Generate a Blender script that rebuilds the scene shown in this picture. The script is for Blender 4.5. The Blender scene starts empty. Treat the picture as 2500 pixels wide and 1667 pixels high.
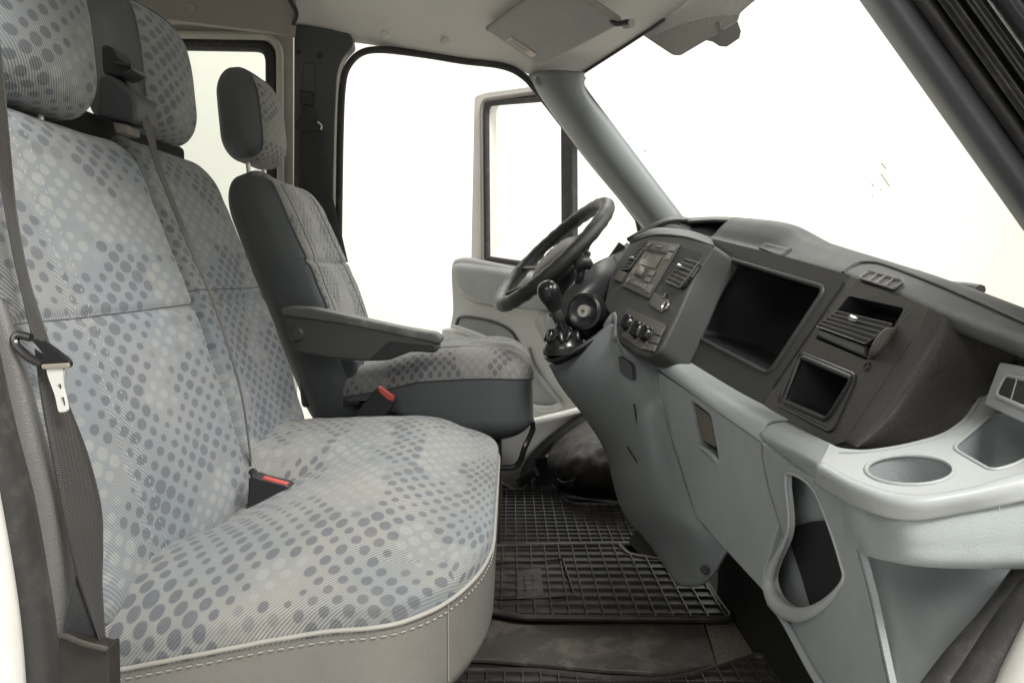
import bpy, bmesh, math, random
from mathutils import noise as mn
from mathutils import Vector as V, Matrix

random.seed(7)
S = bpy.context.scene
COL = S.collection

# ------------------------------------------------------------------ camera
F, CX, CY, TH = 1850.0, 1250.0, 833.5, math.radians(5.05)
cd = bpy.data.cameras.new('camera'); cam = bpy.data.objects.new('camera', cd); COL.objects.link(cam)
cam.location = (0, 0, 0); cam.rotation_euler = (math.radians(90) - TH, 0, 0)
cd.sensor_width = 36; cd.lens = F / 2500 * 36; cd.clip_start = 0.02; cd.clip_end = 200
S.camera = cam

# ------------------------------------------------------------------ light
w = bpy.data.worlds.new('World'); S.world = w; w.use_nodes = True
bg = w.node_tree.nodes['Background']; bg.inputs[0].default_value = (1.0, 1.0, 0.99, 1); bg.inputs[1].default_value = .36

def area(name, loc, target, sx, sy, power, col):
    l = bpy.data.lights.new(name, 'AREA'); l.shape = 'RECTANGLE'; l.size = sx; l.size_y = sy; l.energy = power; l.color = col
    o = bpy.data.objects.new(name, l); COL.objects.link(o); o.location = loc
    o.rotation_euler = (V(target) - V(loc)).to_track_quat('-Z', 'Y').to_euler()
    return o
area('unseen_lamp', (1.5, -1.0, 3.1), (0.1, 1.0, -0.3), 1.6, 1.0, 160, (1, .985, .945))
area('unseen_lamp', (-1.3, -2.3, 2.2), (0.3, 1.2, -0.3), 1.8, 1.0, 26, (1, .95, .85))  # added fill from behind the camera, lifts dash and console
area('unseen_lamp', (0.3, 4.3, 2.7), (0.1, 2.3, -.5), 2.4, .8, 60, (1, .985, .94))         # added over the driver doorway to brighten sill and door      # over the near doorway
area('unseen_lamp', (4.3, 1.2, 3.0), (0.2, 1.5, 0), 2.6, 1.6, 100, (.97, .985, 1))          # ahead of the windscreen
area('unseen_lamp', (0.0, 5.0, 3.3), (0, 7, .2), 9, .8, 92, (1, .99, .93))                # added to wash the wall beyond the driver door white
area('unseen_lamp', (4.7, 2.4, 3.3), (6.5, 2.4, .2), .8, 8, 52, (1, .98, .81))            # added to brighten the wall ahead with a cream tint
S.view_settings.view_transform = 'Standard'; S.view_settings.look = 'None'
S.view_settings.exposure = 0.5; S.view_settings.gamma = 1.0; S.view_settings.use_curve_mapping = False
S.render.engine = 'CYCLES'
S.cycles.use_denoising = True
S.cycles.max_bounces = 10; S.cycles.diffuse_bounces = 5; S.cycles.transparent_max_bounces = 16
S.cycles.sample_clamp_indirect = 6

# ------------------------------------------------------------------ pixel rays -> points of the real surfaces
CT, ST = math.cos(TH), math.sin(TH)
def ray(u, v):
    a = (u - CX) / F; b = (CY - v) / F
    return V((a, CT + b * ST, -ST + b * CT))
def PY(u, v, y): d = ray(u, v); return d * (y / d.y)
def PZ(u, v, z): d = ray(u, v); return d * (z / d.z)
def PX(u, v, x): d = ray(u, v); return d * (x / d.x)
class Plane:
    def __init__(s, a, b, c):
        s.p = a; s.n = (b - a).cross(c - a).normalized()
        if s.n.dot(a) > 0: s.n = -s.n           # towards the camera side
    def at(s, u, v, off=0.0):
        d = ray(u, v); return d * ((s.p + s.n * off).dot(s.n) / d.dot(s.n))
def yl(l): return [PY(*p) for p in l]

# ------------------------------------------------------------------ mesh builder
def cr(p0, p1, p2, p3, t):
    return 0.5 * ((2 * p1) + (p2 - p0) * t + (2 * p0 - 5 * p1 + 4 * p2 - p3) * t * t + (3 * p1 - p0 - 3 * p2 + p3) * t ** 3)
def spline(pts, n, closed=False):
    m = len(pts); out = []
    segs = m if closed else m - 1
    if m == 2 and not closed: return [pts[0].lerp(pts[1], i / (n - 1)) for i in range(n)]
    for i in range(n):
        s = i / n * segs if closed else i / (n - 1) * segs
        k = min(int(s), segs - 1); t = s - k
        if closed: a = [pts[(k + j) % m] for j in (-1, 0, 1, 2)]
        else:
            g = lambda j: pts[j] if 0 <= j < m else (pts[0] * 2 - pts[1] if j < 0 else pts[-1] * 2 - pts[-2])
            a = [g(k - 1), g(k), g(k + 1), g(k + 2)]
        out.append(cr(*a, t))
    return out
def net(rows, nu, nv):
    r = [spline(x, nu) for x in rows]
    cols = [spline([x[i] for x in r], nv) for i in range(nu)]
    return [[cols[i][j] for i in range(nu)] for j in range(nv)]
def rpoly(pts, r, n=5):
    out = []; m = len(pts)
    for i in range(m):
        p, a, b = pts[i], pts[i - 1], pts[(i + 1) % m]
        rr = r[i] if isinstance(r, (list, tuple)) else r
        da, db = a - p, b - p
        k = min(rr, da.length * .48, db.length * .48)
        if k <= 1e-5: out.append(p.copy()); continue
        q0, q1 = p + da.normalized() * k, p + db.normalized() * k
        for j in range(n + 1):
            t = j / n; out.append(q0 * (1 - t) ** 2 + p * (2 * t * (1 - t)) + q1 * t * t)
    return out

ORG = {}
class M:
    def __init__(s): s.v = []; s.f = []; s.uv = []; s.mi = []
    def add(s, vs, fs, uvs=None, mi=0):
        o = len(s.v); s.v += [V(x) for x in vs]
        for k, f in enumerate(fs):
            s.f.append([o + i for i in f]); s.mi.append(mi[k] if isinstance(mi, list) else mi)
            s.uv.append([uvs[i] for i in f] if uvs else None)
        return s
    def grid(s, g, cu=False, cv=False, mi=0, uv=None):
        nv, nu = len(g), len(g[0]); vs = [p for r in g for p in r]; fs = []
        for j in range(nv if cv else nv - 1):
            for i in range(nu if cu else nu - 1):
                a = j * nu + i; b = j * nu + (i + 1) % nu; c = ((j + 1) % nv) * nu + (i + 1) % nu; d = ((j + 1) % nv) * nu + i
                fs.append((a, b, c, d))
        if uv is None:
            uvs = []
            for j in range(nv):
                acc = 0
                for i in range(nu):
                    if i: acc += (g[j][i] - g[j][i - 1]).length
                    uvs.append((acc, sum((g[k][nu // 2] - g[k - 1][nu // 2]).length for k in range(1, j + 1))))
        else: uvs = uv
        return s.add(vs, fs, uvs, mi)
    def tube(s, path, r, n=10, closed=False, mi=0, cap=True):
        m = len(path); rings = []
        up = V((0, 0, 1)); last = None
        for i, p in enumerate(path):
            t = (path[(i + 1) % m] - path[i - 1]) if closed else (path[min(i + 1, m - 1)] - path[max(i - 1, 0)])
            t = t.normalized() if t.length > 1e-9 else V((0, 0, 1))
            if last is None: last = up.cross(t) if abs(t.z) < .95 else V((0, 1, 0)).cross(t)
            nn = last - t * last.dot(t); nn.normalize(); last = nn; bb = t.cross(nn)
            rr = r[i] if isinstance(r, (list, tuple)) else r
            rx, ry = rr if isinstance(rr, tuple) else (rr, rr)
            rings.append([p + nn * (rx * math.cos(2 * math.pi * k / n)) + bb * (ry * math.sin(2 * math.pi * k / n)) for k in range(n)])
        s.grid(rings, cu=True, cv=closed, mi=mi)
        if cap and not closed:
            for ring in (rings[0][::-1], rings[-1]): s.add(ring, [tuple(range(n))], [(0, 0)] * n, mi)
        return s
    def box(s, c, h, ax=None, mi=0):
        ax = ax or (V((1, 0, 0)), V((0, 1, 0)), V((0, 0, 1)))
        vs = [V(c) + ax[0] * (h[0] * i) + ax[1] * (h[1] * j) + ax[2] * (h[2] * k) for i in (-1, 1) for j in (-1, 1) for k in (-1, 1)]
        return s.add(vs, [(0, 1, 3, 2), (4, 6, 7, 5), (0, 4, 5, 1), (2, 3, 7, 6), (0, 2, 6, 4), (1, 5, 7, 3)], None, mi)
    def prism(s, poly, ext, mi=0, holes=()):
        """poly (coplanar) filled with holes, extruded by vector ext (closed solid)"""
        loops = [poly] + list(holes); ext = V(ext)
        if not holes:
            n = len(poly); s.add(poly, [tuple(range(n))], [(0, 0)] * n, mi)
            s.add([p + ext for p in poly], [tuple(range(n))[::-1]], [(0, 0)] * n, mi)
        else:
            bm = bmesh.new(); 
            for lp in loops:
                vs = [bm.verts.new(p) for p in lp]
                for i in range(len(vs)): bm.edges.new((vs[i - 1], vs[i]))
            bmesh.ops.triangle_fill(bm, edges=bm.edges[:], use_beauty=True, use_dissolve=False)
            bm.verts.index_update(); vs = [v.co.copy() for v in bm.verts]; fs = [tuple(v.index for v in f.verts) for f in bm.faces]
            bm.free()
            s.add(vs, fs, None, mi); s.add([p + ext for p in vs], [f[::-1] for f in fs], None, mi)
        for lp in loops:
            s.grid([lp, [p + ext for p in lp]], cu=True, mi=mi)
        return s
    def cavity(s, lp, ext, taper=.93, mi=0):
        ext = V(ext); c = sum(lp, V()) / len(lp)
        bot = [c + (p - c) * taper + ext for p in lp]
        s.grid([lp, bot], cu=True, mi=mi); s.add(bot, [tuple(range(len(bot)))], [(0, 0)] * len(bot), mi)
        return s
    def lathe(s, c, ax, prof, n=28, mi=0):
        ax = V(ax).normalized(); a = ax.orthogonal().normalized(); b = ax.cross(a)
        g = [[V(c) + ax * h + (a * math.cos(2 * math.pi * k / n) + b * math.sin(2 * math.pi * k / n)) * r for k in range(n)] for r, h in prof]
        return s.grid(g, cu=True, mi=mi)
    def disc(s, c, ax, r, n=24, mi=0, squash=None):
        ax = V(ax).normalized(); a = ax.orthogonal().normalized(); b = ax.cross(a)
        return s.add([V(c) + (a * math.cos(2 * math.pi * k / n) + b * math.sin(2 * math.pi * k / n)) * r for k in range(n)], [tuple(range(n))], [(0, 0)] * n, mi)
    def build(s, name, mats, parent=None, smooth=True, solid=0, bevel=0, soff=-1, angle=35, sub=0, keep=False):
        me = bpy.data.meshes.new(name)
        lo = V([min(v[i] for v in s.v) for i in range(3)]); hi = V([max(v[i] for v in s.v) for i in range(3)])
        c = (lo + hi) / 2
        if parent is None: c.z = lo.z
        me.from_pydata([v - c for v in s.v], [], s.f)
        uvl = me.uv_layers.new(name='UVMap')
        k = 0
        for f, q in zip(s.f, s.uv):
            for i in range(len(f)):
                uvl.data[k].uv = q[i] if q else (s.v[f[i]].x, s.v[f[i]].z); k += 1
        if not isinstance(mats, (list, tuple)): mats = [mats]
        for m in mats: me.materials.append(m)
        for p, mi in zip(me.polygons, s.mi): p.material_index = mi; p.use_smooth = smooth
        bm = bmesh.new(); bm.from_mesh(me); bmesh.ops.remove_doubles(bm, verts=bm.verts[:], dist=1e-5)
        bmesh.ops.recalc_face_normals(bm, faces=bm.faces[:]); 
        if smooth and angle < 180:
            for e in bm.edges:
                if len(e.link_faces) == 2 and e.calc_face_angle(0) > math.radians(angle): e.smooth = False
        bm.to_mesh(me); bm.free()
        o = bpy.data.objects.new(name, me); COL.objects.link(o)
        po = ORG.get(parent.name, V()) if parent else V()
        o.location = c - po; ORG[o.name] = c
        if parent: o.parent = parent
        if solid:
            m = o.modifiers.new('thickness', 'SOLIDIFY'); m.thickness = solid; m.offset = soff
        if bevel:
            m = o.modifiers.new('edge', 'BEVEL'); m.width = bevel; m.segments = 3; m.limit_method = 'ANGLE'; m.angle_limit = math.radians(40)
            m.harden_normals = False
        if sub:
            m = o.modifiers.new('sub', 'SUBSURF'); m.levels = sub; m.render_levels = sub
        return o
def tag(o, label=None, cat=None, group=None, kind=None):
    if label: o['label'] = label
    if cat: o['category'] = cat
    if group: o['group'] = group
    if kind: o['kind'] = kind
    return o
def thing(name, loc, label, cat, group=None):
    o = bpy.data.objects.new(name, None); COL.objects.link(o); o.location = loc; o.empty_display_size = .05
    ORG[o.name] = V(loc); return tag(o, label, cat, group)

# rounded box with deform: local axes a,b,c ; returns surface function
class RBox:
    def __init__(s, O, A, B, C, h, r, deform=None, n=(24, 24, 10), k=7):
        s.O, s.A, s.B, s.C, s.h, s.r, s.d, s.n, s.k = V(O), V(A), V(B), V(C), h, r, deform, n, k
    def samples(s, i):
        h, r = s.h[i], s.r[i]; inn = h - r; k = s.k
        c = [inn + r * math.tan(math.radians(45) * j / k) for j in range(1, k + 1)]
        m = [-inn + 2 * inn * j / s.n[i] for j in range(s.n[i] + 1)]
        return [-x for x in c[::-1]] + m + c
    def loc(s, p):
        h, r = s.h, s.r; q = [max(-(h[i] - r[i]), min(h[i] - r[i], p[i])) for i in range(3)]
        e = [(p[i] - q[i]) / r[i] for i in range(3)]; l = math.sqrt(sum(x * x for x in e)) or 1
        L = [q[i] + r[i] * e[i] / l for i in range(3)]
        if s.d: L = s.d(*L)
        return L
    def world(s, p, lift=0):
        L = s.loc(p); P = s.O + s.A * L[0] + s.B * L[1] + s.C * L[2]
        if lift:
            e = .004; q0 = s.world((p[0] + e, p[1], p[2])); q1 = s.world((p[0], p[1] + e, p[2]))
            P = P + (q0 - P).cross(q1 - P).normalized() * lift
        return P
    def mesh(s, matfn=None, skip=()):
        m = M(); h = s.h
        for ax in range(3):
            i, j = [(1, 2), (0, 2), (0, 1)][ax]
            for sg in (-1, 1):
                if (ax, sg) in skip: continue
                si, sj = s.samples(i), s.samples(j); g = []; uv = []; mis = []
                P = []
                for y in sj:
                    row = []
                    for x in si:
                        p = [0, 0, 0]; p[ax] = sg * h[ax]; p[i] = x; p[j] = y
                        row.append(s.world(p)); P.append(p)
                        dd_, s.d = s.d, None; L = s.loc(p); s.d = dd_; e_ = h[2] - s.r[2] * .293
                        if ax == 2: uv.append((L[0], L[1]))
                        elif ax == 0: uv.append((L[0] + sg * (e_ - L[2]), L[1]))
                        else: uv.append((L[0], L[1] + sg * (e_ - L[2])))
                    g.append(row)
                if matfn:
                    for b in range(len(sj) - 1):
                        for a in range(len(si) - 1):
                            p = [0, 0, 0]; p[ax] = sg * h[ax]; p[i] = (si[a] + si[a + 1]) / 2; p[j] = (sj[b] + sj[b + 1]) / 2
                            mis.append(matfn(ax, sg, p))
                m.grid(g, uv=uv, mi=mis if matfn else 0)
        return m
def stitches(m, pts, r=.0009, dash=.006, gap=.0035):
    """dashes of thread along a dense polyline"""
    acc = 0; cur = []; on = True
    for i in range(len(pts) - 1):
        a, b = pts[i], pts[i + 1]; L = (b - a).length; n = max(1, int(L / .0015))
        for k in range(n):
            p = a.lerp(b, k / n); acc += L / n
            if on: cur.append(p)
            if on and acc > dash:
                if len(cur) > 1: m.tube([cur[0], cur[len(cur) // 2], cur[-1]], r, 5)
                cur = []; on = False; acc = 0
            elif not on and acc > gap: on = True; acc = 0
    return m

# ------------------------------------------------------------------ materials
class N:
    def __init__(s, name):
        s.m = bpy.data.materials.new(name); s.m.use_nodes = True; s.t = s.m.node_tree; s.b = s.t.nodes['Principled BSDF']
    def n(s, t, **k):
        x = s.t.nodes.new(t)
        for a, b in k.items(): setattr(x, a, b)
        return x
    def l(s, a, b): s.t.links.new(a, b)
    def val(s, sock, v):
        if hasattr(v, 'is_output') or isinstance(v, bpy.types.NodeSocket): s.l(v, sock)
        else: sock.default_value = v
    def math(s, op, a, b=0.0, c=None, clamp=False):
        x = s.n('ShaderNodeMath', operation=op, use_clamp=clamp); s.val(x.inputs[0], a); s.val(x.inputs[1], b)
        if c is not None: s.val(x.inputs[2], c)
        return x.outputs[0]
    def mix(s, f, a, b):
        x = s.n('ShaderNodeMix', data_type='RGBA'); s.val(x.inputs[0], f)
        s.val(x.inputs[6], a if not isinstance(a, tuple) else (*a, 1)[:4]); s.val(x.inputs[7], b if not isinstance(b, tuple) else (*b, 1)[:4])
        return x.outputs[2]
    def noise(s, vec, sc, det=4, rough=.55):
        x = s.n('ShaderNodeTexNoise'); x.inputs['Scale'].default_value = sc; x.inputs['Detail'].default_value = det; x.inputs['Roughness'].default_value = rough
        if vec is not None: s.l(vec, x.inputs['Vector'])
        return x.outputs['Fac']
    def ramp(s, f, a, b):
        x = s.n('ShaderNodeMapRange'); s.val(x.inputs[0], f); x.inputs[1].default_value = a; x.inputs[2].default_value = b; x.clamp = True
        return x.outputs[0]
    def obj(s): return s.n('ShaderNodeTexCoord').outputs['Object']
    def uv(s): return s.n('ShaderNodeTexCoord').outputs['UV']
    def bump(s, h, st=.3, d=.001):
        x = s.n('ShaderNodeBump'); x.inputs['Strength'].default_value = st; x.inputs['Distance'].default_value = d; s.l(h, x.inputs['Height'])
        s.l(x.outputs[0], s.b.inputs['Normal']); return x
def plain(name, col, rough=.5, metal=0, grain=0, gs=700, var=.08, vs=7, leather=False, spec=.5, dirt=None, dirt_amt=.5, dirt_s=9, coat=0):
    k = N(name); o = k.obj()
    nz = k.noise(o, vs, 6, .6)
    c = k.mix(k.ramp(nz, .3, .7), tuple(x * (1 - var) for x in col), tuple(min(1, x * (1 + var)) for x in col))
    if dirt:
        d = k.math('MULTIPLY', k.ramp(k.noise(o, dirt_s, 8, .7), .5, .72), dirt_amt); c = k.mix(d, c, dirt)
    k.l(c, k.b.inputs['Base Color'])
    k.l(k.math('ADD', rough - .07, k.math('MULTIPLY', k.noise(o, vs * 2.3, 5, .65), .14)), k.b.inputs['Roughness'])
    k.b.inputs['Metallic'].default_value = metal
    k.b.inputs['Specular IOR Level'].default_value = spec
    if coat: k.b.inputs['Coat Weight'].default_value = coat
    if grain:
        if leather:
            v = k.n('ShaderNodeTexVoronoi', feature='DISTANCE_TO_EDGE'); v.inputs['Scale'].default_value = gs; k.l(o, v.inputs['Vector'])
            h = k.math('ADD', k.ramp(v.outputs['Distance'], 0, .25), k.math('MULTIPLY', k.noise(o, gs * .3, 3), .7))
        else: h = k.noise(o, gs, 3, .6)
        k.bump(h, grain, .0012)
    return k.m
BLACK = plain('dash_dark_plastic', (.060, .062, .060), .55, grain=.45, gs=420, var=.15, spec=.32)
BLACK2 = plain('fascia_dark_plastic', (.048, .048, .046), .5, grain=.25, gs=500, var=.12, spec=.3)
BULGE = plain('grained_dark_plastic', (.068, .064, .060), .5, grain=.6, gs=330, var=.25, vs=300, spec=.35)
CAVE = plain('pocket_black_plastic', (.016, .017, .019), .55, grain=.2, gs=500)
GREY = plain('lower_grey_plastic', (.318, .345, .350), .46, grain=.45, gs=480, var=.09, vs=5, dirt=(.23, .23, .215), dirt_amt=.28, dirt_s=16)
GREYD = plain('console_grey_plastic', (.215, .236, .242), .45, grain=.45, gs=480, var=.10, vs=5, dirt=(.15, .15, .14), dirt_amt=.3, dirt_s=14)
SHELF = plain('shelf_grey_plastic', (.375, .395, .39), .46, grain=.16, gs=600, var=.05, dirt=(.3, .29, .26), dirt_amt=.3, dirt_s=20)
GLOSS = plain('gloss_black_plastic', (.012, .012, .013), .22, grain=0, var=.1)
SATIN = plain('satin_black_plastic', (.022, .022, .023), .4, grain=.1, var=.1)
WHEEL = plain('wheel_dark_urethane', (.022, .022, .022), .40, grain=.25, gs=600, leather=True)
TAUPE = plain('wheel_hub_plastic', (.055, .050, .046), .5, grain=.1)
RADIO = plain('radio_face_plastic', (.075, .068, .060), .38, grain=.08)
RBTN = plain('radio_button_plastic', (.17, .16, .145), .42)
SILVER = plain('bright_silver', (.8, .8, .78), .22, metal=.9)
STEEL = plain('brushed_steel', (.75, .74, .70), .3, metal=.85, dirt=(.3, .28, .25), dirt_amt=.4, dirt_s=30)
LINER = plain('headliner_cloth', (.62, .595, .56), .9, grain=.3, gs=900, var=.05, vs=3)
VISOR = plain('visor_vinyl', (.31, .295, .275), .62, grain=.25, gs=500, var=.05, dirt=(.24, .22, .2), dirt_amt=.3)
PILLAR = plain('pillar_dark_plastic', (.065, .068, .075), .55, grain=.25, gs=500)
APIL = plain('pillar_grey_plastic', (.20, .215, .215), .42, grain=.15, gs=600, var=.05)
RUBBER = plain('door_seal_rubber', (.028, .027, .027), .6, grain=.2, dirt=(.16, .145, .125), dirt_amt=.35, dirt_s=25)
RUBBERB = plain('old_seal_rubber', (.034, .033, .031), .5, grain=.35, gs=200, dirt=(.13, .115, .095), dirt_amt=.6, dirt_s=26)
PAINT = plain('white_body_paint', (.72, .70, .65), .3, var=.03, dirt=(.45, .40, .32), dirt_amt=.3, dirt_s=8, coat=.3)
CREAM = plain('cream_inner_paint', (.55, .53, .48), .4, var=.04, dirt=(.4, .37, .3), dirt_amt=.3)
RAIL = plain('roof_rail_trim', (.26, .235, .21), .7, grain=.2, var=.05)
MAT_R = plain('rubber_mat', (.036, .034, .032), .5, spec=.45, grain=.3, gs=250, dirt=(.13, .115, .095), dirt_amt=.55, dirt_s=14)
FLOORR = plain('floor_rubber', (.072, .064, .056), .55, grain=.3, gs=300, dirt=(.32, .285, .235), dirt_amt=.6, dirt_s=9)
CARPET = plain('black_carpet', (.014, .013, .013), .95, grain=.9, gs=220)
SPECK = plain('speckled_carpet', (.20, .18, .15), .95, grain=1.0, gs=260, var=.75, vs=260)
WORN = plain('worn_arch_carpet', (.045, .041, .038), .6, grain=.8, gs=90, var=.5, vs=30, dirt=(.17, .15, .13), dirt_amt=.6, dirt_s=16)
RED = plain('red_button', (.50, .085, .07), .4)
DOORG = plain('door_grey_plastic', (.47, .475, .455), .5, grain=.16, gs=500, var=.05, dirt=(.3, .28, .25), dirt_amt=.25)
DOORP = plain('door_pad_plastic', (.27, .275, .27), .42, grain=.15, gs=500)
STICK = plain('sticker_paper', (.66, .58, .52), .7, dirt=(.5, .43, .38), dirt_amt=.6, dirt_s=60)
THREAD = plain('seam_thread', (.38, .38, .36), .85)
SEAMD = plain('seam_dark', (.10, .10, .11), .9)
VINYL = plain('seat_vinyl_blue_grey', (.072, .081, .084), .42, grain=.25, gs=260, leather=True, var=.06)
VINYLN = plain('seat_vinyl_worn', (.195, .187, .170), .42, grain=.14, gs=380, leather=True, var=.12, dirt=(.13, .095, .065), dirt_amt=.6, dirt_s=7)
VINYLG = plain('seat_vinyl_side', (.150, .143, .137), .46, grain=.4, gs=430, leather=True, var=.1)
ARM = plain('armrest_plastic', (.070, .071, .066), .5, grain=.2, gs=500)
ARMP = plain('armrest_pad', (.105, .112, .105), .5, grain=.2, gs=300, leather=True, dirt=(.42, .41, .34), dirt_amt=.5, dirt_s=11)
HALLW = plain('hall_white_wall', (.86, .855, .785), .8, var=.015, vs=1.2)
HALLF = plain('hall_pale_floor', (.74, .73, .68), .5, var=.04, vs=2)
MARK = plain('scuff_mark', (.42, .41, .38), .8)

def webbing(name, col):
    k = N(name); uv = k.uv(); sx = k.n('ShaderNodeSeparateXYZ'); k.l(uv, sx.inputs[0])
    wv = k.math('SINE', k.math('MULTIPLY', sx.outputs[1], 2 * math.pi / .0022)); wu = k.math('SINE', k.math('MULTIPLY', sx.outputs[0], 2 * math.pi / .004))
    h = k.math('ADD', wv, k.math('MULTIPLY', wu, .5))
    nz = k.noise(k.obj(), 14, 6)
    c = k.mix(k.ramp(nz, .35, .7), col, tuple(min(1, x * 1.5) for x in col))
    c = k.mix(k.math('MULTIPLY', k.ramp(h, -1, 1.4), .35), c, tuple(x * 1.7 for x in col))
    k.l(c, k.b.inputs['Base Color']); k.b.inputs['Roughness'].default_value = .55; k.b.inputs['Sheen Weight'].default_value = .1
    k.bump(h, .35, .0006); return k.m
BELT = webbing('seat_belt_webbing', (.021, .018, .016))
BELTD = webbing('seat_belt_webbing_dark', (.018, .018, .020))
BELTG = webbing('seat_belt_webbing_grey', (.075, .070, .066))

def fabric(name, base=(.196, .216, .230), warm=(.235, .238, .236), rot=38, off=0, pu=.043, pv=.0285):
    k = N(name); uv = k.uv(); sx = k.n('ShaderNodeSeparateXYZ'); k.l(uv, sx.inputs[0]); U, W = sx.outputs[0], sx.outputs[1]
    wob = k.noise(k.obj(), 9, 2); 
    pu_ = k.math('ADD', k.math('DIVIDE', U, pu), k.math('MULTIPLY', wob, .5)); pv_ = k.math('ADD', k.math('DIVIDE', W, pv), off)
    cx = k.n('ShaderNodeCombineXYZ'); k.l(k.math('ADD', pu_, pv_), cx.inputs[0]); k.l(k.math('SUBTRACT', pu_, pv_), cx.inputs[1])
    vo = k.n('ShaderNodeTexVoronoi', voronoi_dimensions='2D', feature='F1'); vo.inputs['Scale'].default_value = 1; vo.inputs['Randomness'].default_value = 0.06
    k.l(cx.outputs[0], vo.inputs['Vector'])
    pos = vo.outputs['Position']
    n1 = k.noise(pos, .27, 2); 
    ofs = k.n('ShaderNodeVectorMath', operation='ADD'); k.l(pos, ofs.inputs[0]); ofs.inputs[1].default_value = (31 + off, 17, 5)
    n2 = k.noise(ofs.outputs[0], .17, 1)
    ofs2 = k.n('ShaderNodeVectorMath', operation='ADD'); k.l(pos, ofs2.inputs[0]); ofs2.inputs[1].default_value = (7, 57 + off, 9)
    n3 = k.noise(ofs2.outputs[0], .8, 1)
    rad = k.math('ADD', .19, k.math('MULTIPLY', k.ramp(n1, .3, .72), .30))
    edge = k.noise(uv, 900, 2)
    dd = k.math('ADD', vo.outputs['Distance'], k.math('MULTIPLY', k.math('SUBTRACT', edge, .5), .16))
    dot = k.ramp(k.math('SUBTRACT', rad, dd), -.03, .05)
    # ground colour: cool grey with warm worn clouds
    g = k.mix(k.ramp(k.noise(uv, 5, 3), .38, .66), base, warm)
    # twill
    a = math.radians(rot)
    ph = k.math('ADD', k.math('MULTIPLY', U, math.cos(a) / .0042 * 2 * math.pi), k.math('MULTIPLY', W, math.sin(a) / .0042 * 2 * math.pi))
    tw = k.math('SINE', ph)
    amt = k.math('MULTIPLY', k.ramp(k.noise(uv, 4.2, 2), .40, .60), .30)
    amt = k.math('ADD', amt, .07)
    mul = k.math('ADD', 1.0, k.math('MULTIPLY', tw, amt))
    fine = k.math('ADD', .9, k.math('MULTIPLY', k.noise(uv, 1300, 2), .2))
    dark = k.mix(n3, (.088, .096, .114), (.122, .127, .138)); lite = k.mix(n3, (.305, .305, .285), (.265, .272, .268))
    dc = k.mix(k.ramp(n2, .535, .56), dark, lite)
    c = k.mix(k.math('MULTIPLY', dot, .80), g, dc)
    mm = k.n('ShaderNodeVectorMath', operation='SCALE'); k.l(c, mm.inputs[0]); k.l(k.math('MULTIPLY', mul, fine), mm.inputs['Scale'])
    st = k.math('MULTIPLY', k.ramp(k.noise(k.obj(), 6, 7, .65), .56, .74), .3)
    k.l(k.mix(st, mm.outputs[0], (.27, .245, .205)), k.b.inputs['Base Color'])
    k.b.inputs['Roughness'].default_value = .92; k.b.inputs['Specular IOR Level'].default_value = .2
    k.b.inputs['Sheen Weight'].default_value = .15
    wr = k.noise(k.obj(), 16, 4)
    k.bump(k.math('ADD', k.math('MULTIPLY', tw, .12), k.math('MULTIPLY', wr, 2.2)), .3, .002)
    return k.m
FAB = fabric('dotted_seat_fabric')
FABC = fabric('dotted_cushion_fabric', (.205, .222, .228), (.262, .256, .238), rot=-48, off=3, pu=.044, pv=.027)
FABD = fabric('dotted_driver_fabric', (.225, .228, .228), (.262, .250, .235), rot=30, off=9, pu=.036, pv=.022)
def ribfab(name):
    k = N(name); uv = k.uv(); sx = k.n('ShaderNodeSeparateXYZ'); k.l(uv, sx.inputs[0])
    h = k.math('SINE', k.math('MULTIPLY', sx.outputs[1], 2 * math.pi / .0045))
    k.l(k.mix(k.ramp(h, -.6, .8), (.05, .05, .05), (.20, .195, .185)), k.b.inputs['Base Color']); k.b.inputs['Roughness'].default_value = .9
    k.bump(h, .4, .001); return k.m
RIBF = ribfab('ribbed_side_fabric')
def glass(name, tint=(1, 1, 1), g=.05):
    k = N(name); t = k.n('ShaderNodeBsdfTransparent'); t.inputs[0].default_value = (*tint, 1); gl = k.n('ShaderNodeBsdfGlossy'); gl.inputs['Roughness'].default_value = .02
    mx = k.n('ShaderNodeMixShader'); mx.inputs[0].default_value = g; k.l(t.outputs[0], mx.inputs[1]); k.l(gl.outputs[0], mx.inputs[2])
    k.l(mx.outputs[0], k.t.nodes['Material Output'].inputs[0]); return k.m
GLASS = glass('clear_glass'); GLASSR = glass('rear_glass', (.80, .82, .80), .06)  # rear tint stands in for dimmer light beyond that window
FRIT = plain('grey_frit', (.36, .345, .32), .6, var=.1, vs=120); FRITD = plain('dark_frit', (.24, .23, .22), .6, var=.05)

X, Y, Z = V((1, 0, 0)), V((0, 1, 0)), V((0, 0, 1))
FLOOR = -.70
# ================================================================== THE SETTING: white hall
m = M(); m.grid([[V((-14, -14, -1.45)), V((14, -14, -1.45))], [V((-14, 14, -1.45)), V((14, 14, -1.45))]]); tag(m.build('hall_floor', HALLF), kind='structure')
m = M(); m.box((0, 7.0, 1.0), (9, .05, 2.5)); tag(m.build('hall_wall', HALLW), kind='structure')
m = M(); m.box((6.5, 2, 1.0), (.05, 4.9, 2.5)); tag(m.build('hall_wall', HALLW), kind='structure')
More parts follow.
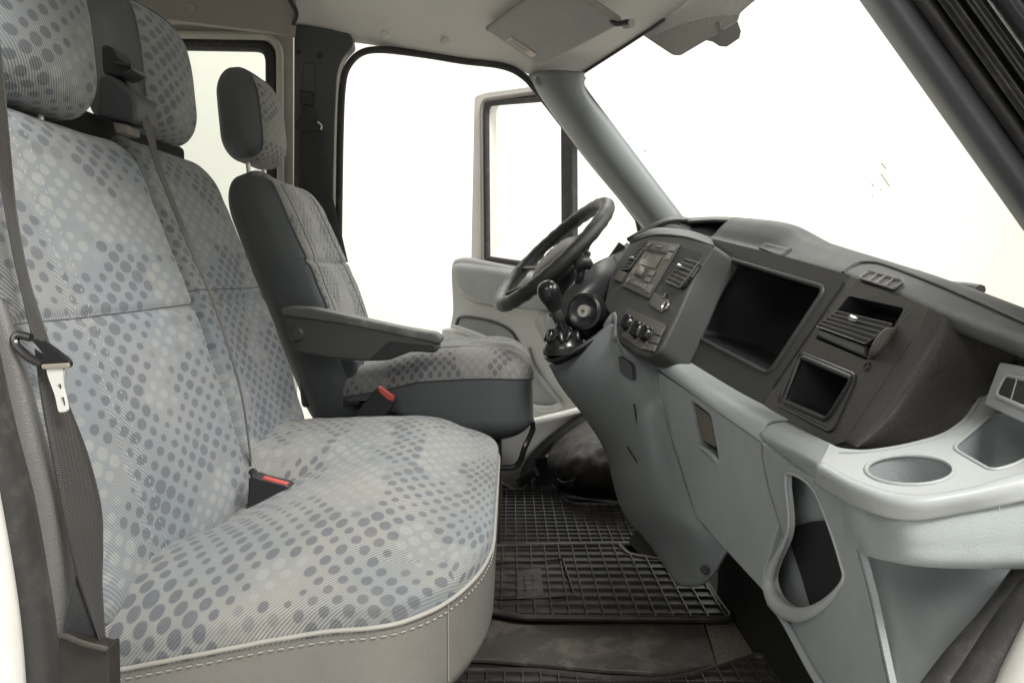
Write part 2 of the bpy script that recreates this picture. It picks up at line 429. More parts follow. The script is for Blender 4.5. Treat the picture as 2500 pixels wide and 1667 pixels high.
# scuffs on the front wall
scf = thing('wall_scuff_mark', PY(2150, 430, 6.94), 'thin dark scuff marks on the white hall wall seen through the windscreen', 'scuff marks')
for (u0, v0, u1, v1) in ((2152, 398, 2164, 412), (2151, 424, 2173, 456), (2128, 448, 2134, 456), (2148, 462, 2152, 465), (2129, 478, 2131, 481), (1532, 335, 1536, 340), (1545, 374, 1549, 376), (1572, 368, 1580, 369)):
    a, b = PY(u0, v0, 6.944), PY(u1, v1, 6.944); sc = M(); sc.tube([a, a.lerp(b, .5), b], .0045, 5); sc.build('scuff', MARK, scf)

# ================================================================== VAN BODY
van = thing('white_van', (0, 1.55, FLOOR - .1), 'white van with grey headliner, both front doors open, seen from the passenger doorway', 'van')
# roof lining
ED = [(-2.6, 2.40, .76), (-.9, 2.40, .76)] + [tuple(PY(*p)) for p in ((860, 104, 2.40), (1000, 126, 2.385), (1130, 146, 2.37), (1240, 160, 2.35), (1310, 188, 2.32), (1404, 190, 2.27))]
SH = [0, 0, 0, .02, .07, .13, .18, .25]; BU = [.13, .13, .12, .12, .11, .095, .085, .055]
def roof_at(k, y):
    e = ED[k]; hw = e[1] - 1.55; s = (y - 1.55) / hw
    return V((e[0] + SH[k] * (1 - abs(s) ** 2), y, e[2] + BU[k] * (1 - abs(s) ** 3.2)))
rows = []
for k in range(len(ED)):
    hw = ED[k][1] - 1.55; rows.append([roof_at(k, 1.55 + hw * math.sin(math.pi / 2 * t / 12)) for t in range(-12, 13)])
m = M(); m.grid(net(rows, 61, 60)); lin = m.build('roof_lining', LINER, van, solid=.03, soff=1)
hdr = rows[-1]
# trim strip and dimples of the lining above the door
for (u, v) in ((939, 84), (1085, 103)):
    d = M(); c = PY(u, v, 2.30); d.lathe(c, (0, -.8, -.6), [(0, .006), (.010, .005), (.013, .0)], 16); d.build('trim_clip', LINER, lin)
# roof outer shell (keeps the sky out)
m = M(); m.grid([[p + V((0, 0, .06)) for p in r] for r in net(rows, 25, 20)]); m.build('roof_panel', PAINT, van, solid=.01, soff=1)
# rear body: back wall, near side behind the doorway
m = M(); m.box((-2.62, 1.55, .05), (.02, .9, .85)); m.build('rear_panel', CREAM, van)
m = M(); m.box((-1.85, .66, .05), (.75, .02, .85)); m.build('side_panel', CREAM, van)
# far side wall with window
YP = 2.42
pts = lambda l, y: [PY(u, v, y) for u, v in l]
outer = [PY(716, 20, YP), PY(716, 1080, YP), V((-2.6, YP, PY(716, 1080, YP).z)), V((-2.6, YP, PY(716, 20, YP).z))]
hole = rpoly([PY(664, 112, YP), PY(668, 660, YP), V((-1.75, YP, PY(664, 660, YP).z)), V((-1.75, YP, PY(470, 98, YP).z))], .055, 8)
m = M(); m.prism(outer, (0, .05, 0), holes=[hole]); ws = m.build('window_surround', CREAM, van, bevel=.004)
m = M(); m.tube(hole, (.020), 10, closed=True); m.build('window_seal', RUBBER, ws)
m = M(); m.tube([p * 1.0 + V((0, -.02, 0)) + (p - sum(hole, V()) / len(hole)).normalized() * .035 for p in hole], .012, 8, closed=True); m.build('pressed_edge', CREAM, ws)
m = M(); m.add([p + V((0, .03, 0)) for p in hole], [tuple(range(len(hole)))]); m.build('side_window', GLASSR, van)
# roof rail trim above the rear window
m = M(); rl = [PY(716, 85, 2.37), PY(620, 73, 2.37), PY(235, 27, 2.37), PY(0, 0, 2.37), PY(0, -90, 2.33), PY(712, -80, 2.33), PY(722, 30, 2.36)]
m.prism(pts([(714, 86), (620, 73), (235, 28), (-500, -60), (-500, -160), (650, -160), (706, -120), (716, -40), (718, 40)], 2.24), (0, .03, 0)); rail = m.build('roof_rail_trim', RAIL, van, bevel=.004)
m = M(); m.lathe(PY(467, 20, 2.24), (0, -1, 0), [(0, .004), (.014, .003), (.016, 0)], 18); m.build('screw_cap', RAIL, rail)
# cable/gap at the corner
m = M(); m.tube(spline(yl([(690, -30, 2.23), (712, 8, 2.23), (724, 34, 2.23), (716, 62, 2.23)]), 16), .006, 8); m.build('trim_gap', RUBBER, rail)
# B pillar trim
bp = rpoly(pts([(718, 60), (842, 76), (857, 86), (862, 112), (836, 138), (822, 178), (816, 300), (812, 500), (806, 760), (716, 760)], 2.365), [.004, .02, .02, .01, .05, .05, .05, .05, 0, 0], 4)
m = M(); m.prism(bp, (0, .05, 0)); bpil = m.build('pillar_trim', PILLAR, van, bevel=.006)
for (u, v) in ((727, 129), (781, 136)):
    m = M(); m.lathe(PY(u, v, 2.364), (0, -1, 0), [(0, .003), (.006, .003), (.009, 0)], 16); m.build('bolt', SATIN, bpil)
sl = pts([(739, 154), (767, 156), (768, 232), (739, 228)], 2.363)
m = M(); m.tube(rpoly(sl, .006), .0016, 6, closed=True); m.build('belt_slot', PILLAR, bpil)
m = M(); m.prism(pts([(733, 222), (766, 228), (766, 262), (735, 258)], 2.362), (0, -.012, 0)); m.build('belt_slider', SATIN, bpil, bevel=.004)
# far door aperture: light flange and rubber seal
ap = [(826, 700, 2.39), (828, 500, 2.39), (831, 320, 2.39), (836, 215, 2.39), (848, 165, 2.39), (880, 131, 2.39), (930, 122, 2.385), (1030, 133, 2.38), (1130, 149, 2.37), (1225, 161, 2.355), (1278, 186, 2.345), (1322, 236, 2.345), (1440, 388, 2.36), (1522, 487, 2.375), (1590, 578, 2.39)]
m = M(); m.tube(spline(yl(ap), 90), (.011), 10); m.build('door_seal', RUBBER, van)
fl = [(812, 700, 2.375), (814, 480, 2.375), (817, 300, 2.375), (823, 190, 2.375), (836, 152, 2.375), (852, 126, 2.385)]
m = M(); m.tube(spline(yl(fl), 50), .006, 8); m.build('door_flange', CREAM, van)
# far A pillar trim
L = [(1304, 176, 2.32), (1340, 240, 2.33), (1440, 376, 2.345), (1530, 484, 2.36), (1600, 572, 2.375)]
R = [(1418, 176, 2.22), (1426, 236, 2.24), (1500, 330, 2.27), (1590, 450, 2.29), (1668, 552, 2.31)]
g = []
for a, b in zip(spline(yl(L), 30), spline(yl(R), 30)):
    row = []
    for i in range(13):
        t = i / 12; p = a.lerp(b, t); row.append(p + V((-.010, -.045, -.006)) * math.sin(math.pi * t) ** .8)
    g.append(row)
m = M(); m.grid(g); apil = m.build('a_pillar', APIL, van, solid=.02, soff=1)
m = M(); m.lathe(PY(1320, 197, 2.27), (-.1, -1, -.2), [(0, .010), (.011, .009), (.016, .004), (.017, -.004)], 20); m.build('trim_cap', APIL, apil)
m = M(); m.tube(spline([p + V((.004, -.004, 0)) for p in yl([(1664, 545, 2.30), (1590, 442, 2.285), (1500, 322, 2.265), (1428, 226, 2.235), (1417, 203, 2.23), (1422, 190, 2.22)])], 50), .007, 8); m.build('glass_seal', RUBBER, apil)
# windscreen
fl_, nr_ = hdr, [V((p.x, 3.1 - p.y, p.z)) for p in hdr]
base = spline([V((.50, .72, -.02)), V((.78, .90, -.04)), V((.98, 1.55, -.05)), V((.78, 2.15, .02)), V((.50, 2.36, .13))], 25)
wsg = [[hdr[i].lerp(base[i], t / 10) + V((.03, 0, .03)) * math.sin(math.pi * t / 10) for i in range(25)] for t in range(11)]
m = M(); m.grid(net(wsg, 40, 20)); wsn = m.build('windscreen', GLASS, van)
# edge strip along the header
m = M(); m.tube(spline([p + V((.0, 0, -.002)) for p in hdr[16:24]], 40), .004, 8); m.build('header_seal', RUBBER, wsn)
fp = Plane(PY(1587, 100, 2.0), PY(1719, 0, 1.80), PY(1659, 137, 1.90))
fr = [fp.at(*p) for p in ((1556, 78), (1642, 135), (1659, 137), (1720, 101), (1768, 72), (1800, 52), (1806, 32), (1870, -22), (1760, -90), (1676, -8))]
m = M(); m.prism(rpoly(fr, [0, .01, .01, .005, 0, .005, .005, 0, 0, 0]), fp.n * -.002); m.build('shade_band', FRIT, wsn)
fr = [fp.at(u, v, .003) for u, v in ((1722, 99), (1740, 103), (1757, 114), (1773, 115), (1804, 94), (1808, 76), (1800, 53), (1768, 73), (1761, 70), (1757, 55), (1748, 53), (1745, 62), (1752, 74), (1750, 84))]
m = M(); m.prism(fr, fp.n * -.002); m.build('mirror_bracket', FRITD, wsn)
# near A pillar: ridged rubber and trim
p0, p1 = (2066, -60), (2505, 556)
def npil(prof, name, mat, par, t0=-.1, t1=1.35, n=30):
    g = []
    for j in range(n):
        t = t0 + (t1 - t0) * j / (n - 1); row = []
        for (du, y) in prof:
            u = p0[0] + (p1[0] - p0[0]) * t + du; v = p0[1] + (p1[1] - p0[1]) * t
            row.append(PY(u, v, y + .03 * t))
        g.append(row)
    mm = M(); mm.grid(g); return mm.build(name, mat, par, solid=.008, soff=-1, angle=50)
def soft(l, n): 
    v = spline([V((a, b, 0)) for a, b in l], n); return [(p.x, p.y) for p in v]
NPIL = plain('near_pillar_plastic', (.085, .088, .097), .5, grain=.25, gs=500)
npl = npil(soft([(-12, .90), (-6, .85), (20, .80), (60, .775), (95, .772), (118, .78)], 26), 'a_pillar', NPIL, van)
npil(soft([(112, .80), (122, .77), (150, .757), (172, .762), (186, .785)], 20), 'door_seal', RUBBER, npl)
npil(soft([(180, .80), (192, .752), (206, .742), (214, .75), (224, .77), (240, .765), (262, .735), (285, .74), (300, .77)], 30), 'door_seal', RUBBERB, npl)
npil(soft([(296, .78), (330, .74), (372, .715), (392, .72), (400, .75)], 20), 'pillar_flange', NPIL, npl)
npil([(396, .74), (420, .69), (640, .60)], 'door_frame', CREAM, npl)
# floor of the cab
m = M(); m.box((-.05, 1.55, FLOOR - .03), (.95, .93, .03)); m.build('cab_floor', CARPET, van)
# white inner sill at the driver's side
sill = [(1120, 1118, 2.36), (1290, 1100, 2.36), (1310, 1165, 2.40), (1272, 1200, 2.40), (1130, 1240, 2.40)]
g = net([[PY(1080, 1075, 2.30), PY(1200, 1068, 2.32), PY(1300, 1030, 2.36), PY(1440, 1000, 2.42), PY(1520, 960, 2.44)],
         [PY(1080, 1120, 2.33), PY(1200, 1115, 2.35), PY(1290, 1090, 2.39), PY(1410, 1020, 2.45), PY(1500, 980, 2.46)],
         [PY(1080, 1150, 2.38), PY(1200, 1162, 2.40), PY(1285, 1150, 2.42), PY(1380, 1060, 2.48), PY(1480, 1000, 2.48)],
         [PY(1080, 1200, 2.42), PY(1200, 1205, 2.43), PY(1290, 1190, 2.44), PY(1390, 1120, 2.50), PY(1480, 1040, 2.50)]], 30, 20)
m = M(); m.grid(g); sillo = m.build('door_sill', PAINT, van, solid=.02, soff=1)
m = M(); m.lathe(PY(1199, 1108, 2.335), (0, -1, .2), [(0, .004), (.006, .004), (.009, .0)], 16); m.build('sill_plug', SATIN, sillo)
m = M(); m.tube(spline(yl([(1160, 1138, 2.36), (1205, 1168, 2.38), (1255, 1196, 2.40)]), 16), .006, 8); m.build('sill_edge', RAIL, sillo)
# kick panel seal and worn wheel-arch carpet in the footwell
m = M(); m.tube(spline(yl([(1282, 1166, 2.36), (1302, 1126, 2.38), (1345, 1080, 2.40), (1400, 1040, 2.42), (1450, 1016, 2.44)]), 36), .021, 12); m.build('footwell_seal', RUBBER, van)
m = M(); m.tube(spline(yl([(1270, 1180, 2.35), (1286, 1162, 2.34), (1310, 1150, 2.33)]), 12), .016, 10); m.build('footwell_seal', RUBBERB, van)
g = net([[PY(1400, 1040, 2.40), PY(1450, 1020, 2.36), PY(1520, 1010, 2.3), PY(1600, 1020, 2.2)],
         [PY(1352, 1080, 2.36), PY(1420, 1062, 2.22), PY(1500, 1060, 2.15), PY(1600, 1080, 2.08)],
         [PY(1336, 1130, 2.30), PY(1400, 1130, 2.12), PY(1490, 1130, 2.05), PY(1600, 1150, 2.0)],
         [PY(1360, 1172, 2.28), PY(1420, 1180, 2.16), PY(1500, 1180, 2.10), PY(1600, 1200, 2.05)],
         [PY(1362, 1196, 2.36), PY(1420, 1214, 2.32), PY(1500, 1222, 2.28), PY(1600, 1240, 2.2)]], 60, 50)
rnd = random.Random(3)
from mathutils import noise as mn
g = [[p + V((0, -1, .4)) * .010 * mn.noise(p * 26) + V((0, -1, 0)) * .004 * mn.noise(p * 80) for p in r] for r in g]
m = M(); m.grid(g); wa = m.build('wheel_arch', WORN, van)
m = M(); 
for q in range(5): m.tube(spline(yl([(1362 + 4 * q, 1168 + q, 2.20), (1378 + 3 * q, 1178 + 2 * q, 2.17), (1400, 1172 + 3 * q, 2.15), (1412 - 2 * q, 1160 + 3 * q, 2.14)]), 14), .004, 6)
m.build('torn_edge', GLOSS, wa)
# black heel plate under the pedals
m = M(); m.box((.385, 2.37, -.64), (.31, .01, .06)); m.build('toe_board', CARPET, van)
# floor covering strips
def sheet(l, z, h, name, mat, par, bev=.003):
    mm = M(); mm.prism([PZ(u, v, z) for u, v in l], (0, 0, -h)); return mm.build(name, mat, par, bevel=bev)
sheet([(1010, 1480), (1715, 1508), (1752, 1622), (1620, 1640), (1480, 1632), (1200, 1608), (1010, 1600)], FLOOR + .012, .01, 'floor_covering', FLOORR, van)
sheet([(1716, 1500), (1860, 1490), (1990, 1600), (1752, 1622)], FLOOR + .008, .008, 'carpet_patch', SPECK, van)
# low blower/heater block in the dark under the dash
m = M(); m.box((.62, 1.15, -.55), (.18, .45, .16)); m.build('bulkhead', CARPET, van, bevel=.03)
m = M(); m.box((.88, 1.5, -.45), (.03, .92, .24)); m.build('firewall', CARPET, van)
# near sill seals
m = M()
m.tube(spline(yl([(2570, 1340, .66), (2510, 1425, .655), (2440, 1520, .65), (2360, 1610, .645), (2290, 1700, .64)]), 40), .017, 12)
m.build('door_seal', RUBBERB, van)
m = M(); m.tube(spline(yl([(2600, 1400, .64), (2530, 1480, .635), (2450, 1590, .63), (2370, 1700, .625)]), 40), .021, 12); m.build('door_seal', RUBBERB, van)
m = M(); m.tube(spline(yl([(2620, 1450, .60), (2560, 1560, .60), (2480, 1720, .60)]), 30), .020, 12); m.build('sill_flange', PAINT, van)
m = M(); m.tube(spline(yl([(-80, 860, .61), (-36, 1050, .62), (10, 1220, .63), (45, 1400, .64), (70, 1560, .64), (84, 1740, .64)]), 40), .022, 14); m.build('door_seal', RUBBERB, van)
m = M(); m.tube(spline(yl([(-70, 1180, .60), (-30, 1400, .60), (-8, 1560, .60), (6, 1740, .60)]), 40), .018, 14); m.build('door_flange', PAINT, van)

# ------------------------------------------------------------------ driver door, swung open (a part of the van)
HX, HY = .50, 2.47; DA = math.radians(53)
dd = V((-math.cos(DA), math.sin(DA), 0)); dn = V((-math.sin(DA), -math.cos(DA), 0))   # along the door, inner normal
dp = Plane(V((HX, HY, 0)), V((HX, HY, 1)), V((HX, HY, 0)) + dd)
D = lambda u, v, o=0.0: dp.at(u, v, o)
wl = [D(1185, 640), D(1180, 300), D(1183, 268), D(1196, 252), D(1222, 246), D(1345, 234), D(1500, 420), D(1610, 560), D(1640, 700)]
outl = rpoly([D(1150, 640), D(1158, 236), D(1188, 226), D(1345, 205), D(1420, 280), D(1640, 545), D(1660, 700)], [.0, .02, .02, .1, .1, .1, 0], 4)
hole = rpoly([D(1192, 632), D(1189, 253), D(1348, 240), D(1420, 330), D(1560, 530), D(1590, 690)], [.01, .05, .03, .05, .02, 0], 5)
m = M(); m.prism(outl, -dn * .05, holes=[hole]); door = m.build('door', PAINT, van, bevel=.004)
m = M(); m.tube([p + dn * .004 for p in hole], .013, 10, closed=True); m.build('window_seal', RUBBER, door)
m = M(); m.tube([p + dn * .012 + (p - sum(hole, V()) / len(hole)).normalized() * .026 for p in hole], .010, 10, closed=True); m.build('window_frame', RAIL, door)
m = M(); m.prism([D(1368, 290), D(1396, 320), D(1398, 660), D(1370, 660)], -dn * .03); m.build('window_divider', RUBBER, door, bevel=.004)
m = M(); m.add([p - dn * .02 for p in hole], [tuple(range(len(hole)))]); m.build('window_pane', GLASS, door)
m = M(); m.tube(spline([D(1520, 474, -.02), D(1548, 515, -.02), D(1568, 552, -.02)], 8), .006, 8); m.build('window_divider', RUBBER, door)
# door trim panel
tr = rpoly([D(1118, 634), D(1145, 626), D(1280, 654), D(1640, 700), D(1600, 900), D(1400, 1010), D(1320, 1078), D(1262, 1020), D(1090, 1000), D(1098, 860), D(1118, 760), D(1113, 660)], [.05, .04, .1, 0, 0, .05, .03, .05, .05, .05, .03, .02], 5)
m = M(); m.prism([p + dn * .03 for p in tr], -dn * .05); m.build('trim_panel', DOORG, door, bevel=.012)
# upper pad
pad = [D(1124, 648), (D(1170, 644)), D(1300, 664), D(1420, 690), D(1420, 760), D(1300, 756), D(1200, 746), D(1150, 724), D(1126, 690)]
def bulge(poly, n, h, steps=6, inset=.6):
    c = sum(poly, V()) / len(poly); g = []
    for s in range(steps + 1):
        t = s / steps; k = 1 - (1 - inset) * (1 - math.cos(t * math.pi / 2)); g.append([c + (p - c) * k + n * (h * math.sin(t * math.pi / 2)) for p in poly])
    mm = M(); mm.grid(g, cu=True); mm.add(g[-1], [tuple(range(len(poly)))], [(0, 0)] * len(poly)); return mm
bulge([p + dn * .03 for p in spline(pad, 50, True)], dn, .035).build('armrest', DOORP, door, angle=80)
m = M(); m.tube(spline([p + dn * .036 for p in pad[:1] + pad[8:5:-1] + pad[5:3:-1]], 50), .006, 8); m.build('armrest_trim', DOORG, door)
# pocket: dark slot with a front wall in front of it
slot = spline([D(1110, 790, .031), D(1128, 772, .031), D(1196, 782, .031), D(1248, 806, .031), D(1276, 852, .031), D(1260, 880, .031), D(1112, 870, .031)], 50, True)
m = M(); m.add(slot, [tuple(range(50))], [(0, 0)] * 50); m.build('pocket_recess', DOORP, door)
fw = [(1104, 800), (1120, 800), (1190, 826), (1216, 850), (1232, 900), (1240, 1000), (1096, 1000), (1098, 880)]
bulge([D(u, v, .032) for u, v in fw], dn, .06, inset=.94).build('door_pocket', DOORG, door, angle=60)
m = M(); m.tube(spline([D(1106, 797, .088), D(1122, 800, .09), D(1188, 825, .09), D(1214, 850, .09), D(1230, 890, .088)], 40), .007, 8); m.build('pocket_rim', DOORG, door)
m = M(); m.tube(spline([D(1114, 792, .034), D(1128, 774, .034), D(1196, 784, .034), D(1246, 808, .034), D(1274, 852, .034)], 40), .006, 8); m.build('pocket_edge', SATIN, door)
# bottle holder and lower scoop
m = M(); m.grid(net([[D(1305, 782, .04), D(1325, 770, .09), D(1352, 765, .06)], [D(1310, 800, .04), D(1330, 800, .10), D(1356, 800, .06)], [D(1335, 850, .04), D(1350, 850, .09), D(1370, 850, .06)]], 12, 12)); m.build('bottle_holder', DOORP, door)
m = M(); m.tube(spline([D(1290, 850, .035), D(1306, 900, .04), D(1340, 950, .045), D(1368, 984, .045)], 30), .008, 8); m.build('scoop_edge', DOORP, door)
m = M(); m.tube(spline([D(1285, 982, .045), D(1310, 995, .06), D(1345, 997, .06), D(1370, 988, .045)], 30), .012, 10); m.build('scoop_lip', DOORG, door)
m = bulge([D(u, v, .031) for u, v in ((1288, 862), (1300, 880), (1332, 935), (1370, 978), (1366, 988), (1340, 996), (1290, 988))], dn, .006, inset=.9); m.build('map_scoop', DOORP, door)

# ================================================================== SUN VISOR
A_, B_, C_ = PY(1185, 74, 2.18), PY(1320, 165, 2.16), PY(1518, 60, 1.78)
D_ = A_ + C_ - B_; vn = (B_ - A_).cross(C_ - B_).normalized(); vn = vn if vn.z < 0 else -vn
vis = thing('sun_visor', (A_ + C_) / 2, 'flat grey driver sun visor with a pale sticker, folded up under the headliner', 'sun visor')
m = M(); m.prism(rpoly([A_, B_, C_, D_], .02), -vn * .018); vp = m.build('visor_panel', VISOR, vis, bevel=.007)
e1, e2 = (B_ - A_), (D_ - A_)
sp = lambda a, b, o=.0012: A_ + e1 * a + e2 * b + vn * o
m = M(); m.prism([sp(.32, .055), sp(.78, .055), sp(.78, .135), sp(.32, .135)], vn * .0008); st = m.build('warning_sticker', STICK, vp)
m = M()
for i in range(5):
    b = .068 + i * .013; m.prism([sp(.36, b, .0022), sp(.36 + .38 * random.uniform(.6, 1), b, .0022), sp(.36 + .3, b + .003, .0022), sp(.36, b + .003, .0022)], vn * .0003)
m.build('printed_line', RAIL, st)
m = M()
for i in range(5): m.tube([sp(.15 + .14 * i, .28, -.0002), sp(.15 + .14 * i, .98, -.0002)], .0005, 5)
m.build('panel_crease', VISOR, vp)
m = M(); m.tube(spline([sp(.90, .96, -.002), sp(.95, 1.0, .006), sp(1.0, 1.06, .002)], 8), .006, 8); m.build('visor_clip', SATIN, vis)
m = M(); m.tube([sp(1.03, 1.0, -.004), sp(1.06, 1.05, -.004)], .010, 10); m.build('clip_hook', VISOR, vis)
m = M(); m.tube([sp(.02, .0, -.008), sp(.02, 1.05, -.008)], .008, 10); m.build('visor_rod', VISOR, vis)

# ================================================================== SEATS
LEAN = V((-.287, 0, .958)); LN = V((.958, 0, .287))
def backdef(w, hgt, seam, bol=.014, lum=.012, vseams=(), top=.0):
    def f(a, b, c):
        if c > 0:
            k = min(1, c / .04)
            s = abs(a) / w
            c += k * (bol * s ** 4 * (1 - s ** 8 * .8) + lum * math.cos(min(1.5, abs(b + hgt * .25) / hgt * 1.6)))
            c -= k * .006 * math.exp(-((b - seam) / .006) ** 2)
            c += k * (.0045 * mn.noise(V((a * 6 + w * 31, b * 7, 2))) + .0018 * mn.noise(V((a * 16, b * 30 + w * 17, 5))))
            for vs in vseams: c -= k * .003 * math.exp(-((a - vs) / .005) ** 2)
        c -= top * max(0, b / hgt) ** 2
        a *= 1 - .06 * max(0, b / hgt - .3)
        return a, b, c
    return f
def backrest(par, y0, y1, bot, toppt, thick, seam_z, mats, vs=(), vinyl=(), r=(.05, .07, .048), n=(60, 90, 6), fab_c=0.0):
    bot, toppt = V((bot[0], 0, bot[1])), V((toppt[0], 0, toppt[1])); up = (toppt - bot).normalized(); nrm = V((up.z, 0, -up.x))
    L = (toppt - bot).length / 2; O = (bot + toppt) / 2 - nrm * thick / 2; O.y = (y0 + y1) / 2
    w_ = (y1 - y0) / 2; sb = (seam_z - (bot.z + toppt.z) / 2) / up.z
    R = RBox(O, Y, up, nrm, (w_, L, thick / 2), r, backdef(w_, L, sb, vseams=vs), n)
    def mf(ax, sg, p):
        if (ax, sg) in vinyl or ax == 2 and sg < 0: return 1
        if vinyl and abs(p[0]) > w_ - .02: return 1
        if vinyl and ax == 1 and p[2] < .02: return 1
        return 0
    o = R.mesh(mf).build('backrest', mats, par, angle=180)
    return R, o, sb, w_, L
def front(R, a, b, lift=.0006): return R.world((a, b, R.h[2]), lift)

bench = thing('bench_seat', (-.3, 1.24, FLOOR), 'double passenger bench in grey dotted fabric with worn vinyl piping, nearest to the open doorway', 'seat')
def seat_mid(a, b, c): return a, b, c
Rn, on, sbn, wn, Ln = backrest(bench, .772, 1.272, (-.432, -.40), (-.618, .225), .125, -.055, [FAB, VINYLG], vs=(-.115, -.085), vinyl=())
Rm, om, sbm, wm, Lm = backrest(bench, 1.285, 1.685, (-.440, -.40), (-.655, .255), .12, -.05, [FAB, VINYL], vs=(-.09,), r=(.05, .10, .05))
def seam(par, R, pts, name, mat, st=False, r=.0011, lift=.0004):
    P = [front(R, a, b, lift) for a, b in pts]; mm = M()
    if st: stitches(mm, P, r)
    else: mm.tube(P, r, 6)
    return mm.build(name, mat, par)
lin_ = lambda a0, b0, a1, b1, n=60: [(a0 + (a1 - a0) * i / n, b0 + (b1 - b0) * i / n) for i in range(n + 1)]
for a in (-.108, -.078):
    seam(on, Rn, lin_(a + .01, Ln * .93, a - .0, -Ln * .9, 140), 'seam_stitching', THREAD, True, .0006)
seam(on, Rn, lin_(-wn * .96, sbn, wn * .96, sbn + .004), 'panel_seam', SEAMD, r=.0012, lift=-.0002)
seam(on, Rn, lin_(wn * .90, Ln * .85, wn * .90, -Ln * .8, 100), 'seam_stitching', THREAD, True, .0005)
seam(on, Rn, lin_(-wn * .90, Ln * .9, -wn * .90, -Ln * .1, 100), 'seam_stitching', THREAD, True, .0005)
seam(om, Rm, lin_(-wm * .96, sbm + .02, wm * .96, sbm + .02), 'panel_seam', SEAMD, r=.0012, lift=-.0002)
seam(om, Rm, lin_(-.085, Lm * .9, -.085, -Lm * .8, 100), 'seam_stitching', THREAD, True, .0005)
# side panel of the near backrest: ribbed fabric and grained vinyl bolster with stitching
g = net([[V((-.600, .775, .20)), V((-.625, .768, .20)), V((-.66, .765, .20)), V((-.72, .775, .20))],
         [V((-.535, .768, .0)), V((-.56, .760, .0)), V((-.60, .755, 0)), V((-.66, .765, 0))],
         [V((-.500, .765, -.12)), V((-.53, .756, -.12)), V((-.57, .75, -.12)), V((-.63, .76, -.12))],
         [V((-.480, .765, -.25)), V((-.51, .757, -.25)), V((-.55, .75, -.25)), V((-.61, .76, -.25))]], 24, 60)
m = M(); m.grid(g); m.build('side_bolster', RIBF, bench, solid=.01, soff=-1)
g = net([[PY(-90, 640, .765), PY(-30, 690, .752), PY(12, 740, .755), PY(24, 760, .775)],
         [PY(-110, 860, .76), PY(0, 870, .74), PY(50, 880, .745), PY(66, 900, .775)],
         [PY(-110, 1050, .76), PY(20, 1050, .735), PY(90, 1060, .74), PY(112, 1070, .775)],
         [PY(-70, 1250, .76), PY(60, 1260, .735), PY(140, 1270, .74), PY(166, 1280, .775)],
         [PY(-20, 1480, .76), PY(90, 1480, .735), PY(160, 1480, .74), PY(188, 1480, .77)],
         [PY(10, 1720, .76), PY(110, 1720, .735), PY(170, 1720, .74), PY(196, 1720, .77)]], 40, 80)
m = M(); m.grid(g); sb_ = m.build('side_cover', VINYLG, bench, solid=.008, soff=-1)
m = M(); stitches(m, [g[j][36] + V((0, -.002, 0)) for j in range(8, 60)], .0009); m.build('seam_stitching', THREAD, sb_)

# bench cushion
from mathutils import noise as mn
def smooth(x, a, b):
    t = max(0, min(1, (x - a) / (b - a))); return t * t * (3 - 2 * t)
def cushdef(a, b, c):
    k = smooth(c, .0, .11); k2 = smooth(c, -.02, .10)
    c += k * (.004 * math.exp(-((a + .16) / .14) ** 2 - ((b - .04) / .16) ** 2) + .004 * math.exp(-((a - .23) / .14) ** 2 - (b / .16) ** 2))
    c += k * (.0018 * mn.noise(V((a * 7, b * 9, 1))) + .0014 * mn.noise(V((a * 20, b * 34, 4))))
    c -= k * .0035 * math.exp(-((a - .04) / .006) ** 2)
    near = 1 - smooth(a, -.01, .07)
    c -= k2 * near * (.012 + .054 * smooth(a, -.40, -.06)) * smooth(-b, -.10, .20)
    c -= k2 * .030 * smooth(b, .10, .27)
    c += k2 * .026 * smooth(a, -.3, .4)
    c += .010 * (b / .27) + .13 * b * (1 - smooth(c, .05, .12))
    return a, b, c
CO = V((-.311, 1.238, -.445))
Rc = RBox(CO, Y, X, Z, (.452, .285, .130), (.25, .14, .066), cushdef, (70, 56, 10), 12)
PIPE = .044
def cmf(ax, sg, p):
    if ax == 2: return 0 if sg > 0 else 1
    return 0 if p[2] > PIPE else 1
cu = Rc.mesh(cmf).build('cushion', [FABC, VINYLN], bench, angle=180)
# piping round the cushion
ring = []
h = Rc.h
for i in range(90): ring.append(Rc.world((-h[0], -h[1] * .72 + (h[1] * 1.72) * i / 89, PIPE)))
for i in range(1, 120): ring.append(Rc.world((-h[0] + 2 * h[0] * i / 119, h[1], PIPE)))
for i in range(1, 60): ring.append(Rc.world((h[0], h[1] - h[1] * 1.6 * i / 59, PIPE)))
cen = V((CO.x, CO.y, 0))
ring = [p + V((p.x - cen.x, p.y - cen.y, 0)).normalized() * .001 for p in ring]
m = M(); m.tube(ring, .0026, 8); m.build('piping', plain('piping_vinyl', (.36, .345, .31), .4), cu)
low = [p + V((0, 0, -.011)) + V((p.x - cen.x, p.y - cen.y, 0)).normalized() * .0005 for p in ring]
m = M(); stitches(m, low, .0007, .006, .003); m.build('seam_stitching', THREAD, cu)
